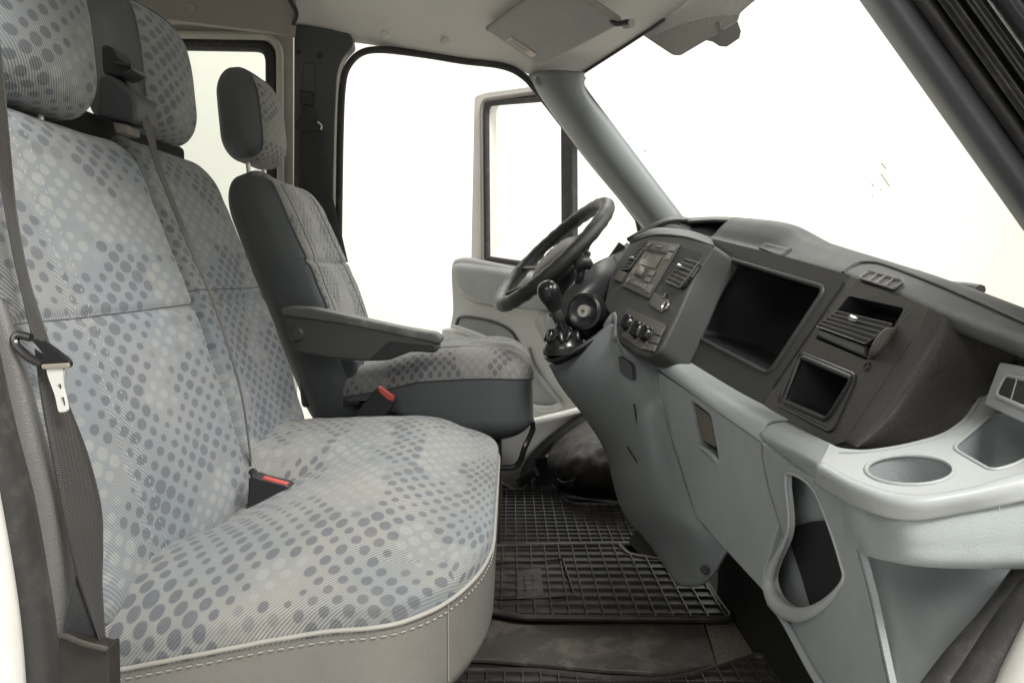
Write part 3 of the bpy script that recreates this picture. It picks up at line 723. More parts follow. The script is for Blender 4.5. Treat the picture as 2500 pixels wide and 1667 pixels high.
# corner seam on the vinyl
m = M(); m.tube([Rc.world((-h[0], h[1] * .93, PIPE - .003 - .012 * i)) + V((.001, -.001, 0)) for i in range(10)], .0009, 6); m.build('corner_seam', plain('corner_thread', (.27, .25, .22), .8), cu)
ctop = lambda a, b, lift=.0006: Rc.world((a, b, h[2]), lift)
for (a0, b0, a1, b1) in ((-.20, -.25, -.20, .26), (-.262, -.25, -.262, .26)): pass
for b in (.06, .10):
    pass
def cseam(P, name, mat, st=True, r=.0005):
    mm = M(); pts_ = [ctop(a, b) for a, b in P]
    stitches(mm, pts_, r) if st else mm.tube(pts_, r, 6); return mm.build(name, mat, cu)
for a in (-.165, -.135, -.335, -.305):
    cseam([(a + .02 * math.sin(i / 80 * 3), -.22 + .48 * i / 80) for i in range(81)], 'seam_stitching', THREAD)
cseam([(-.42 + .83 * i / 120, -.02 * math.cos((-.42 + .83 * i / 120) * 8)) for i in range(121)], 'panel_seam', THREAD, False, .0005)
# base plinth under the bench
m = M(); m.prism([V((-.62, .86, -.48)), V((-.14, .86, -.48)), V((-.20, .86, FLOOR)), V((-.62, .86, FLOOR))], (0, .78, 0)); m.build('seat_base', CARPET, bench, bevel=.01)

def headrest(par, O, hw, hh, ht, fab, vin, posts=None, lean=-6, full=False):
    a = math.radians(lean); up = V((math.sin(a), 0, math.cos(a))); nrm = V((math.cos(a), 0, -math.sin(a)))
    def df(x, y, z):
        s = y / hh
        f = max(0, min(1, (z / ht + 1) / 2)); f = f * f * (3 - 2 * f)
        z2 = z + f * (.016 * (1 - (x / hw) ** 2) - .022 * max(0, s) ** 2)
        return x * (1 - .10 * max(0, s) ** 2), y, z2
    R = RBox(O, Y, up, nrm, (hw, hh, ht), (.06, .07, ht * .86), df, (30, 30, 6), 9)
    def mf(ax, sg, p):
        if full: return 0
        if ax == 2 and sg > 0: return 0 if p[0] > -(hw - .026) and p[1] < hh - .016 else 1
        return 0 if (ax == 1 and sg < 0 or ax == 0 and sg > 0) and p[2] > -ht * .3 and p[0] > -(hw - .03) else 1
    o = R.mesh(mf).build('headrest', [fab, vin], par, angle=180)
    m = M(); e = ht
    rg = [R.world((-(hw - .026), -hh + (2 * hh - .016) * i / 40, e), .0005) for i in range(41)] + [R.world((-(hw - .026) + (2 * hw - .03) * i / 40, hh - .016, e), .0005) for i in range(1, 41)]
    if not full: m.tube(rg, .0020, 6); m.build('headrest_piping', vin, o)
    if posts:
        for py in posts:
            m = M(); b = O + Y * py - up * (hh - .01); m.tube([b, b - up * .055], .0058, 12); m.build('headrest_post', STEEL, o)
            m = M(); m.lathe(b - up * .052, -up, [(0, -.012), (.011, -.012), (.014, -.004), (.014, .01)], 16); m.build('post_sleeve', SATIN, o)
    return o
headrest(bench, V((-.668, 1.030, .345)), .142, .125, .055, FAB, VINYL, posts=(-.05, .05), lean=-4, full=True)
headrest(bench, V((-.712, 1.49, .385)), .140, .128, .056, FAB, VINYL, posts=(-.05, .05), lean=-4)
# belt tower between the two headrests
tw = [(238, 190), (262, 178), (292, 200), (330, 236), (334, 302), (290, 292), (236, 286)]
m = M(); m.prism(rpoly(pts(tw, 1.255), .012), (0, .075, 0)); bt = m.build('belt_tower', PILLAR, bench, bevel=.01)
m = M(); m.box((-.735, 1.20, .215), (.05, .42, .050)); m.build('dark_gap_box', CARPET, bt, bevel=.01)  # dark box added to black out the gap under the headrests
m = M(); m.prism(rpoly(pts([(246, 108), (272, 112), (286, 140), (322, 160), (322, 170), (300, 186), (250, 182)], 1.262), .01), (0, .05, 0)); m.build('belt_guide', SATIN, bt, bevel=.006)
m = M(); m.prism(pts([(272, 296), (312, 304), (316, 328), (280, 326)], 1.262), (0, .04, 0)); m.build('tower_bracket', RAIL, bt, bevel=.004)

# driver seat
drv = thing('driver_seat', (-.2, 2.02, FLOOR), 'single driver seat with fold-down armrest, between the bench and the far door opening', 'seat')
Rd, od, sbd, wd, Ld = backrest(drv, 1.79, 2.26, (-.350, -.36), (-.580, .262), .13, .03, [FABD, VINYL], vs=(-.10, .10), vinyl=((0, -1), (0, 1)), r=(.045, .10, .05))
for a in (-.16, .16): seam(od, Rd, lin_(a * .9, Ld * .9, a, -Ld * .9, 100), 'seam_stitching', SEAMD, r=.0012)
seam(od, Rd, lin_(-.16, sbd, .16, sbd), 'panel_seam', SEAMD, r=.0012, lift=-.0002)
m = M(); m.tube([front(Rd, -wd + .019, b_, .0005) for b_ in [Ld * (.97 - 1.85 * i / 70) for i in range(71)]], .0028, 6); m.build('piping', VINYL, od)
headrest(drv, V((-.680, 2.02, .400)), .128, .118, .055, FABD, VINYL, posts=(-.06, .06), lean=-4)
def dcush(a, b, c):
    if c > 0:
        c += .02 * (abs(a) / .24) ** 3 * max(0, .6 - b) + .01 * math.sin(b * 9) 
        c -= .003 * math.exp(-((abs(a) - .13) / .005) ** 2)
        c -= .035 * max(0, (-b - .02) / .2)
    else: c += .14 * max(0, (-b + .05) / .3) * (c / -.11)
    return a, b, c
Rk = RBox(V((-.205, 2.025, -.300)), Y, X, Z, (.238, .258, .108), (.07, .10, .06), dcush, (40, 40, 8), 8)
def dmf(ax, sg, p):
    if ax == 2: return 0 if sg > 0 else 1
    return 0 if p[2] > .035 else 1
dc = Rk.mesh(dmf).build('cushion', [FABD, VINYL], drv, angle=180)
hk = Rk.h
rg = [Rk.world((-hk[0], -hk[1] + 2 * hk[1] * i / 60, .035)) + V((0, -.001, 0)) for i in range(61)] + [Rk.world((-hk[0] + 2 * hk[0] * i / 40, hk[1], .035)) for i in range(1, 41)]
m = M(); m.tube(rg, .0018, 6); m.build('piping', VINYL, dc)
m = M(); m.tube([Rk.world((-.10 + .03 * math.sin(i / 8), -.1 + .22 * i / 20, hk[2]), .0005) for i in range(21)], [.0005 + .0022 * math.sin(math.pi * i / 20) for i in range(21)], 6); m.build('seat_crease', SEAMD, dc)
m = M(); m.prism(rpoly(pts([(722, 872), (872, 872), (868, 945), (830, 975), (770, 990), (735, 1000), (728, 940)], 1.80), .02), (0, .10, 0)); m.build('recliner_cover', PILLAR, drv, bevel=.012)
m = M(); m.box((-.22, 2.03, -.55), (.19, .20, .15)); m.build('seat_base', CARPET, drv, bevel=.01)
# armrest
al = [(690, 752), (745, 752), (850, 772), (970, 800), (1060, 812), (1078, 826), (1076, 846), (1064, 862), (1000, 860), (948, 880), (892, 882), (800, 872), (722, 858), (700, 800)]
m = M(); m.prism(rpoly(pts([(690, 770), (850, 790), (1060, 834), (1074, 846), (1064, 862), (1004, 858), (950, 880), (892, 882), (800, 874), (720, 860), (698, 800)], 1.705), .012), (0, .055, 0)); ar = m.build('armrest', ARM, drv, bevel=.012)
m = M(); m.prism(rpoly(pts([(682, 754), (700, 748), (760, 752), (870, 776), (980, 800), (1064, 814), (1080, 828), (1074, 842), (1060, 838), (860, 796), (690, 772)], 1.700), .01), (0, .066, 0)); m.build('armrest_pad', ARMP, ar, bevel=.010)
m = M(); m.prism(rpoly(pts([(900, 880), (950, 832), (1062, 844), (1060, 858), (1004, 855), (946, 876)], 1.7035), .008), (0, .005, 0)); m.build('armrest_grip', SATIN, ar, bevel=.002)
m = M(); m.lathe(PY(724, 816, 1.705), (0, -1, 0), [(0, .008), (.013, .007), (.017, .003), (.018, 0)], 24); m.build('armrest_pivot', ARM, ar)
# slide-adjust bar
bar = spline(yl([(1080, 1142, 1.86), (1170, 1141, 1.86), (1245, 1141, 1.86), (1268, 1128, 1.86), (1282, 1090, 1.86), (1300, 1050, 1.88), (1300, 1032, 1.90), (1290, 1018, 1.95), (1270, 1030, 2.05)]), 70)
m = M(); m.tube(bar, .0075, 10); m.build('adjuster_bar', GLOSS, drv)

# ================================================================== SEAT BELTS
def ribbon(l, r, name, mat, par=None, n=60, lab=None, cat=None, th=.0016):
    a, b = spline(yl(l), n), spline(yl(r), n); g = [[p.lerp(q, i / 6) for i in range(7)] for p, q in zip(a, b)]
    m = M(); m.grid(g); o = m.build(name, mat, par, solid=th, soff=0, angle=60)
    if lab: tag(o, lab, cat)
    return o
nb = thing('seat_belt', PY(150, 1100, .76), 'wide brown-black seat belt with silver tongue hanging down the doorway side of the bench', 'seat belt')
ribbon([(-34, 90, .80), (-24, 200, .80), (-8, 400, .80), (10, 500, .79), (32, 620, .78), (55, 720, .765), (80, 830, .75)],
       [(-2, 90, .82), (10, 200, .82), (30, 420, .815), (43, 540, .81), (68, 670, .80), (98, 770, .785), (124, 848, .76)], 'webbing', BELT, nb)
ribbon([(84, 850, .745), (98, 960, .74), (125, 1107, .735), (160, 1290, .73), (188, 1405, .728), (220, 1500, .726), (248, 1580, .724)],
       [(132, 880, .75), (166, 980, .757), (214, 1107, .765), (246, 1232, .765), (251, 1330, .76), (249, 1428, .75), (258, 1584, .735)], 'webbing', BELT, nb)
ribbon([(186, 1405, .732), (170, 1470, .728), (150, 1562, .725), (146, 1620, .725)], [(192, 1408, .736), (226, 1490, .732), (258, 1582, .728), (260, 1630, .728)], 'webbing', BELTD, nb)
m = M(); m.prism(rpoly(pts([(138, 1560), (152, 1550), (250, 1586), (265, 1580), (268, 1740), (132, 1740)], .712), .004), (0, .022, 0)); m.build('belt_sleeve', plain('belt_sleeve_plastic', (.024, .020, .017), .45, grain=.3, gs=120, var=.3, vs=40), nb, bevel=.004)
m = M(); m.tube(spline(yl([(136, 1560, .711), (155, 1551, .708), (205, 1570, .706), (262, 1584, .710)]), 20), .0028, 8); m.build('sleeve_rim', plain('sleeve_rim_plastic', (.07, .06, .052), .4), nb)
tn = thing('belt_tongue', PY(110, 900, .74), 'silver belt tongue with black plastic handle, threaded on the doorway belt', 'belt tongue')
m = M(); m.tube(spline(yl([(104, 890, .738), (70, 872, .738), (42, 846, .74), (36, 828, .742), (46, 818, .744), (76, 824, .744)]), 30), .0042, 10)
m.prism(rpoly(pts([(74, 826), (100, 832), (134, 855), (169, 884), (167, 899), (104, 900), (92, 882), (112, 872)], .736), .004), (0, .007, 0)); m.build('handle', GLOSS, tn, bevel=.002)
m = M(); m.prism(rpoly(pts([(98, 890), (168, 886), (168, 899), (102, 902)], .733), .003), (0, .003, 0)); m.build('handle_trim', plain('tongue_trim', (.30, .27, .22), .4), tn, bevel=.001)
tp = rpoly(pts([(112, 900), (155, 899), (151, 925), (152, 945), (162, 985), (165, 1004), (143, 1007), (134, 965), (118, 922)], .735), .003)
th_ = rpoly(pts([(147, 970), (156, 968), (160, 990), (152, 993)], .735), .0015, 3)
th2 = rpoly(pts([(139, 938), (149, 936), (150, 950), (142, 952)], .735), .003, 4)
m = M(); m.prism(tp, (0, .0035, 0), holes=[th_, th2]); m.build('tongue_plate', plain('tongue_steel', (.85, .84, .80), .35, metal=.3), tn)
# middle belt
mb = thing('seat_belt', PY(430, 520, 1.27), 'narrow grey-brown seat belt running from the tower down the split between the bench backrests', 'seat belt')
ribbon([(284, 142, 1.31), (318, 226, 1.285), (352, 318, 1.272), (378, 400, 1.268), (420, 508, 1.262), (464, 612, 1.258), (500, 690, 1.256), (540, 800, 1.256), (585, 950, 1.262), (606, 1080, 1.272), (614, 1160, 1.28)],
       [(306, 146, 1.34), (344, 232, 1.31), (374, 318, 1.288), (390, 392, 1.278), (430, 502, 1.272), (474, 612, 1.268), (506, 690, 1.266), (546, 800, 1.264), (589, 950, 1.268), (609, 1080, 1.28), (617, 1160, 1.285)], 'webbing', BELTG, mb, 90)
m = M(); m.tube(spline(yl([(262, 146, 1.27), (290, 158, 1.265), (324, 164, 1.262)]), 12), .005, 8); m.build('belt_loop', SATIN, mb)
# driver belt
db = thing('seat_belt', PY(760, 400, 2.34), 'black seat belt hanging from a ring on the dark pillar behind the driver seat', 'seat belt')
ribbon([(733, 322, 2.335), (732, 420, 2.31), (734, 520, 2.29), (745, 640, 2.27)], [(772, 318, 2.335), (796, 420, 2.32), (822, 520, 2.31), (850, 640, 2.30)], 'webbing', BELTD, db)
m = M(); m.prism(rpoly(pts([(738, 258), (764, 262), (766, 285), (784, 302), (786, 316), (772, 324), (732, 322), (720, 316), (720, 304), (738, 286)], 2.345), .01), (0, -.014, 0)); m.build('belt_ring', SATIN, db, bevel=.004)
m = M(); m.tube(spline(yl([(776, 298, 2.328), (785, 306, 2.328), (784, 317, 2.328)]), 8), .003, 6); m.build('ring_edge', STEEL, db)
# buckles
bk = thing('belt_buckle', PY(655, 1210, 1.24), 'black belt buckle with red button standing between the two bench places', 'belt buckle')
m = M(); m.prism(rpoly(pts([(614, 1160), (640, 1170), (702, 1185), (708, 1196), (703, 1214), (640, 1268), (604, 1290), (600, 1246)], 1.175), .006), (0, .03, 0)); m.build('buckle_body', SATIN, bk, bevel=.005)
m = M(); m.prism(rpoly(pts([(638, 1169), (642, 1165), (700, 1181), (701, 1185), (694, 1185)], 1.176), .002), (0, .012, 0)); m.build('release_button', RED, bk, bevel=.002)
m = M(); m.tube(spline(yl([(616, 1150, 1.25), (622, 1164, 1.24), (612, 1200, 1.235), (604, 1262, 1.235)]), 16), .007, 8); m.build('buckle_stalk', SATIN, bk)
m = M()
for q in range(3): m.tube(spline(yl([(560 + 10 * q, 1272, 1.225), (566 + 9 * q, 1245, 1.222), (578 + 7 * q, 1226, 1.225), (590 + 5 * q, 1222, 1.23)]), 14), .006, 8)
m.build('fabric_loop', FAB, bk)
bk = thing('belt_buckle', PY(925, 970, 1.76), 'black belt buckle with red button beside the driver seat cushion', 'belt buckle')
m = M(); m.prism(rpoly(pts([(868, 1010), (920, 946), (962, 976), (956, 1000), (930, 1030), (880, 1030)], 1.745), .006), (0, .03, 0)); m.build('buckle_body', SATIN, bk, bevel=.005)
m = M(); m.prism(rpoly(pts([(921, 944), (928, 946), (961, 970), (960, 980), (945, 974), (927, 958)], 1.743), .003), (0, .026, 0)); m.build('release_button', RED, bk, bevel=.002)

# ================================================================== FLOOR MATS
def mat_obj(name, outline, z, label, su, sv, logo=False, par=None):
    root = thing(name, PZ(*outline[0], z), label, 'floor mat', 'rubber floor mats in the cab')
    P = [PZ(u, v, z) for u, v in outline]
    m = M(); m.prism(rpoly(P, .02, 4), (0, 0, -.006)); b = m.build('mat_sheet', MAT_R, root)
    m = M(); m.tube(rpoly([p + V((0, 0, .002)) for p in P], .02, 4), .006, 8, closed=True); m.build('mat_border', MAT_R, root)
    x0, x1 = min(p.x for p in P), max(p.x for p in P); y0, y1 = min(p.y for p in P), max(p.y for p in P)
    def inside(x, y):
        c = False; n = len(P)
        for i in range(n):
            a, b_ = P[i], P[i - 1]
            if (a.y > y) != (b_.y > y) and x < (b_.x - a.x) * (y - a.y) / (b_.y - a.y) + a.x: c = not c
        return c
    def runs(fn, t0, t1, st):
        out = []; cur = None; t = t0
        while t <= t1:
            if inside(*fn(t)):
                cur = cur or [t, t]; cur[1] = t
            elif cur: out.append(cur); cur = None
            t += st
        if cur: out.append(cur)
        return out
    m = M(); x = x0 + su * .5
    while x < x1:
        for (a, b_) in runs(lambda t: (x, t), y0, y1, .01): m.box((x, (a + b_) / 2, z + .0028), (.0014, (b_ - a) / 2 + .004, .0036))
        x += su
    y = y0 + sv * .5
    while y < y1:
        for (a, b_) in runs(lambda t: (t, y), x0, x1, .01): m.box(((a + b_) / 2, y, z + .0025), ((b_ - a) / 2 + .004, .0014, .0034))
        y += sv
    m.build('mat_ribs', MAT_R, root, smooth=False)
    return root
d1 = mat_obj('floor_mat', [(1120, 1335), (1120, 1198), (1276, 1198), (1288, 1170), (1338, 1170), (1362, 1212), (1395, 1230), (1560, 1236), (1600, 1328)], FLOOR + .03, 'black ribbed rubber mat on the driver footwell floor, below the worn wheel-arch carpet', .027, .031)
d2 = mat_obj('floor_mat', [(1100, 1500), (1180, 1490), (1272, 1508), (1710, 1512), (1790, 1512), (1690, 1380), (1535, 1356), (1508, 1328), (1110, 1338)], FLOOR + .028, 'black ribbed rubber mat beside the middle place with a small square emblem panel', .034, .039)
# emblem plate on the middle mat
zz = FLOOR + .0345
m = M(); m.prism([PZ(u, v, zz) for u, v in ((1262, 1392), (1320, 1384), (1328, 1452), (1264, 1458))], (0, 0, -.004)); ep = m.build('emblem_plate', MAT_R, d2, bevel=.001)
m = M()
for l in (((1280, 1404), (1282, 1442)), ((1300, 1402), (1303, 1440)), ((1268, 1414), (1312, 1410)), ((1280, 1424), (1304, 1422)), ((1272, 1438), (1314, 1434))):
    m.tube([PZ(*l[0], zz + .001), PZ(*l[1], zz + .001)], .002, 6)
m.build('emblem_lines', MAT_R, ep)
m = M(); m.tube([PZ(u, v, zz) for u, v in ((1200, 1374), (1374, 1366), (1402, 1452), (1198, 1466))], .0035, 6, closed=True); m.build('emblem_frame', MAT_R, d2)
mat_obj('floor_mat', [(1060, 1760), (1100, 1640), (1300, 1640), (1480, 1658), (1620, 1664), (1700, 1650), (1850, 1600), (1960, 1660), (2060, 1760)], FLOOR + .03, 'black rubber mat at the bottom of the photo, in front of the doorway seat', .030, .030)

# ================================================================== DASHBOARD
dash = thing('dashboard', (.6, 1.55, -.3), 'black and grey van dashboard with radio stack, open storage bins and cup holder', 'dashboard')
# --- top pad
lip = [(2560, 880, .70), (2500, 846, .75), (2390, 806, .82), (2282, 763, .90), (2157, 706, 1.02), (2057, 671, 1.13), (1910, 628, 1.34), (1844, 610, 1.45), (1730, 582, 1.64)]
hi = [.016, .017, .018, .020, .020, .022, .032, .050, .045]
LP = spline(yl(lip), 60); HH = [v.x for v in spline([V((x, 0, 0)) for x in hi], 60)]
prof = [(.030, -.022, .3), (.010, -.020, .3), (-.002, -.010, 0), (.0, .0, 0), (.010, .007, 0), (.028, .0, .6), (.055, .0, 1.0), (.09, -.006, .85), (.14, -.02, .45), (.20, -.07, .1), (.30, -.16, 0)]
g = []
for p, hh in zip(LP, HH):
    g.append(spline([V((p.x + dx, p.y, p.z + dz + hh * k)) for dx, dz, k in prof], 40))
m = M(); m.grid(g); padm = m.build('dash_pad', BLACK, dash, solid=.006, soff=-1)
# pad raised edge curve near the demister grille, and grille
from mathutils.bvhtree import BVHTree
PB = BVHTree.FromPolygons(m.v, m.f)
def padpt(u, v, off=0):
    """point of the pad surface seen at u,v"""
    d = ray(u, v).normalized(); h_ = PB.ray_cast(V((0, 0, 0)), d)
    if h_[0] is None: h_ = PB.find_nearest(d * 1.0)
    return h_[0] - d * off
cv = [(2058, 666), (2078, 652), (2102, 642), (2130, 641), (2158, 646), (2230, 672), (2300, 700), (2370, 730), (2439, 760), (2520, 796)]
m = M(); m.tube(spline([padpt(u, v, .001) for u, v in cv], 60), .0028, 8); m.build('pad_seam', BLACK2, padm)
gp = Plane(padpt(2096, 680), padpt(2207, 690), padpt(2130, 666))
q = [gp.at(u, v, .004) for u, v in ((2097, 680), (2122, 663), (2208, 688), (2182, 708))]
m = M(); m.prism(rpoly(q, .006), gp.n * -.008); gr = m.build('demister_vent', CAVE, dash)
m = M()
m.tube([x + gp.n * .002 for x in rpoly(q, .006)], .0012, 6, closed=True)
for t in (.28, .5, .74): m.tube([q[0].lerp(q[3], t) + gp.n * .002, q[1].lerp(q[2], t) + gp.n * .002], .0008, 6)
m.build('vent_bars', plain('vent_bar_plastic', (.19, .175, .15), .5), gr)
fq = [V((u, v, 0)) for u, v in ((1852, 606), (1869, 594), (1932, 609), (1908, 630))]
fg = [[padpt(*(fq[0].lerp(fq[3], a / 8)).lerp(fq[1].lerp(fq[2], a / 8), b / 6).xy, .0025) for a in range(9)] for b in range(7)]
m = M(); m.grid(fg); m.build('pad_flap', BLACK2, padm, solid=.003, soff=0)
m = M(); m.tube(fg[-1], .0016, 6); m.build('flap_gap', CAVE, padm)
# --- passenger panel with the large bin
p1 = Plane(PY(1751, 597, 1.53), PY(1640, 862, 1.49), PY(2056, 687, 1.12))
outer = [p1.at(*p) for p in ((1745, 585), (1900, 622), (2075, 672), (1985, 800), (1886, 950), (1856, 992), (1800, 962), (1640, 866), (1690, 720))]
binl = rpoly([p1.at(*p) for p in ((1775, 631), (2016, 703), (1878, 914), (1670, 806))], .016, 6)
m = M(); m.prism(outer, -p1.n * .006, holes=[binl]); pan = m.build('passenger_panel', BLACK2, dash)
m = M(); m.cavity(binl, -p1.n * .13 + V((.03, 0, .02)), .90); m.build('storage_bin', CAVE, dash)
m = M(); m.tube(binl, .004, 8, closed=True); m.build('bin_rim', BLACK2, pan)
m = M(); m.tube([p1.at(2060, 690, .001), p1.at(1985, 802, .001), p1.at(1886, 948, .001)], .0018, 6); m.build('panel_gap', CAVE, pan)
# --- outer panel: vent and small bin
p2 = Plane(p1.at(2064, 690), p1.at(1886, 948), PY(2240, 774, .905))
o2 = [p2.at(*p) for p in ((2066, 676), (2270, 752), (2252, 790), (2160, 930), (2060, 1078), (2030, 1088), (1880, 1012), (1858, 994), (1886, 948), (1985, 800))]
vent = rpoly([p2.at(*p) for p in ((2072, 722), (2208, 752), (2186, 792), (2118, 880), (1990, 826))], .006, 4)
bin2 = rpoly([p2.at(*p) for p in ((1957, 870), (2084, 924), (2020, 1026), (1912, 978))], .010, 5)
m = M(); m.prism(o2, -p2.n * .006, holes=[vent, bin2]); pan2 = m.build('outer_panel', BULGE, dash)
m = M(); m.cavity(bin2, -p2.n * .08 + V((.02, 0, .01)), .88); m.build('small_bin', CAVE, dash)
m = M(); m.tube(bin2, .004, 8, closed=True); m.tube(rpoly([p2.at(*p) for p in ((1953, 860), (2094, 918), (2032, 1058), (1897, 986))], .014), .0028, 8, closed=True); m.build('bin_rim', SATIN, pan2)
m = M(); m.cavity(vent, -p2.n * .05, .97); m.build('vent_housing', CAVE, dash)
def louvre(name, quad, n, pl, lift, depth, par, tab=.5, tabrow=1):
    """quad TL,TR,BR,BL pixel corners: frame box with slats along TL-TR"""
    root = M(); q = [pl.at(u, v, lift) for u, v in quad]
    root.prism(rpoly(q, .003, 3), -pl.n * depth); ro = root.build(name, CAVE, par, bevel=.002)
    m = M(); m.tube(rpoly([x + pl.n * .001 for x in q], .003, 3), .0009, 6, closed=True)
    for i in range(1, n):
        a, b = q[0].lerp(q[3], i / n) + pl.n * .001, q[1].lerp(q[2], i / n) + pl.n * .001
        m.tube([a, b], (.0010), 6)
    m.build('vent_slats', plain('slat_plastic', (.15, .14, .125), .42), ro)
    a = q[0].lerp(q[3], tabrow / n); b = q[1].lerp(q[2], tabrow / n); c = a.lerp(b, tab)
    ax = (b - a).normalized(); m = M(); m.tube([c - ax * .012 + pl.n * .004, c + pl.n * .007, c + ax * .012 + pl.n * .004], [.003, .0042, .003], 8); m.build('vent_tab', SILVER, ro)
    return ro
louvre('air_vent', ((2044, 760), (2180, 792), (2114, 840), (1994, 797)), 5, p2, .004, .03, dash, .45, 1)
q = [p2.at(u, v, .003) for u, v in ((1994, 800), (2114, 843), (2112, 872), (1996, 822))]
m = M(); m.prism(q, -p2.n * .012); m.build('vent_lower_face', SATIN, dash, bevel=.003)
m = M(); m.tube(spline([p2.at(2188, 802, .002), p2.at(2166, 816, .008), p2.at(2142, 848, .010), p2.at(2122, 874, .002)], 20), [.002 + .006 * math.sin(math.pi * i / 19) for i in range(20)], 10); m.build('vent_wheel', plain('thumb_wheel', (.12, .11, .10), .5, grain=.9, gs=900), dash)
m = M(); m.lathe(p2.at(2118, 896), p2.n, [(0, .001), (.0035, .001), (.0055, .0025), (.0065, 0)], 16); m.build('panel_screw', SATIN, pan2)
# --- rounded end of the fascia
rt = [(2272, 750), (2252, 790), (2200, 870), (2160, 930), (2110, 1005), (2060, 1078)]
ro_ = [p2.at(*p) for p in rt]
e1_ = yl([(2330, 790, .862), (2310, 830, .852), (2265, 900, .842), (2225, 950, .835), (2170, 1020, .826), (2090, 1090, .820)])
e2_ = yl([(2420, 820, .872), (2400, 860, .862), (2355, 930, .855), (2310, 990, .848), (2250, 1050, .842), (2120, 1098, .832)])
e3_ = yl([(2500, 850, .90), (2470, 890, .885), (2420, 960, .87), (2370, 1030, .862), (2300, 1068, .855), (2150, 1102, .845)])
mid = [a.lerp(b, .5) + (V((-.001, -.006, .001))) for a, b in zip(ro_, e1_)]
in_ = [p - p2.n * .0 + (p - q).normalized() * .0 for p, q in zip(ro_, e1_)]
m = M(); m.grid(net([in_, mid, e1_, e2_, e3_], 40, 40)); m.build('fascia_end', BULGE, dash, solid=.005, soff=-1, angle=180)
m = M(); m.lathe(PY(2213, 770, .893), p2.n, [(.0055, .0005), (.0062, .001), (.0068, 0)], 16); m.build('fascia_mark', BLACK, dash)
# --- column between stack and bin
colm = net([[PY(1735, 590, 1.58), PY(1690, 675, 1.56), PY(1655, 762, 1.545), PY(1612, 862, 1.53)], [PY(1752, 598, 1.54), PY(1708, 690, 1.515), PY(1672, 780, 1.50), PY(1632, 866, 1.485)], [p1.at(1775, 612), p1.at(1730, 690), p1.at(1690, 780), p1.at(1650, 868)]], 20, 16)
m = M(); m.grid(colm); m.build('fascia_column', BLACK2, dash, solid=.005, soff=-1)
# --- centre stack
ps = Plane(PY(1586, 583, 1.76), PY(1661, 595, 1.58), PY(1583, 733, 1.56))
so = [ps.at(*p) for p in ((1538, 594), (1592, 572), (1670, 575), (1744, 598), (1694, 672), (1655, 765), (1608, 860), (1580, 872), (1550, 863), (1508, 831), (1500, 782), (1472, 752), (1490, 668))]
m = M(); m.prism(rpoly(so, [.01, .01, .01, .01, .05, .05, .02, .01, .02, .02, .01, .01, .05], 4), -ps.n * .07); stk = m.build('centre_stack', BLACK, dash, bevel=.006)
# top shelf of the stack
m = M(); m.grid(net([[ps.at(1536, 596, -.002), ps.at(1592, 574, .002), ps.at(1670, 577, .002), ps.at(1744, 599, .0)],
                     [PY(1548, 578, 1.86), PY(1598, 562, 1.80), PY(1676, 566, 1.66), PY(1738, 584, 1.62)],
                     [PY(1560, 572, 1.95), PY(1604, 556, 1.90), PY(1680, 562, 1.74), PY(1732, 578, 1.68)]], 24, 12)); m.build('stack_cowl', BLACK, dash, solid=.004, soff=-1)
# radio
rq = rpoly([ps.at(u, v, .004) for u, v in ((1584, 586), (1658, 597), (1582, 728), (1518, 698))], .004)
m = M(); m.prism(rq, -ps.n * .01); rad = m.build('radio', RADIO, dash, bevel=.0015)
m = M(); m.tube([x - ps.n * .003 for x in rq], .0016, 6, closed=True); m.build('radio_gap', CAVE, rad)
rT, rR, rB, rL = [ps.at(u, v, .005) for u, v in ((1584, 586), (1658, 597), (1582, 728), (1518, 698))]
def rp(a, b, o=0): return (rT.lerp(rR, a)).lerp(rL.lerp(rB, a), b) + ps.n * o
def rbtn(a0, b0, a1, b1, name, mat, h=.002, bev=.0008):
    mm = M(); mm.prism(rpoly([rp(a0, b0), rp(a1, b0), rp(a1, b1), rp(a0, b1)], .0012, 3), ps.n * h); return mm.build(name, mat, rad, bevel=bev)
rbtn(.12, .17, .80, .21, 'disc_slot', CAVE, .0006, 0)
rbtn(.13, .27, .72, .50, 'display', plain('radio_display', (.13, .12, .105), .2), .001)
rbtn(.13, .28, .24, .38, 'display_window', GLOSS, .0016)
for (a0, b0, a1, b1) in ((.04, .05, .14, .13), (.36, .08, .56, .115), (.80, .05, .98, .14), (.84, .17, .98, .30), (.10, .62, .20, .70), (.62, .55, .78, .64), (.62, .68, .78, .76), (.05, .80, .16, .90), (.20, .82, .33, .89), (.36, .82, .48, .89), (.51, .82, .63, .89), (.66, .80, .78, .90), (.82, .78, .97, .92)):
    rbtn(a0, b0, a1, b1, 'button', RBTN)
m = M(); m.lathe(rp(.36, .64), ps.n, [(0, .013), (.009, .013), (.0125, .011), (.0135, 0)], 28); m.build('knob', RBTN, rad)
m = M(); m.lathe(rp(.36, .64), ps.n, [(.0095, .0135), (.0105, .0138), (.0115, .0135)], 28); m.build('knob_ring', plain('knob_ring_pink', (.30, .24, .22), .4), rad)
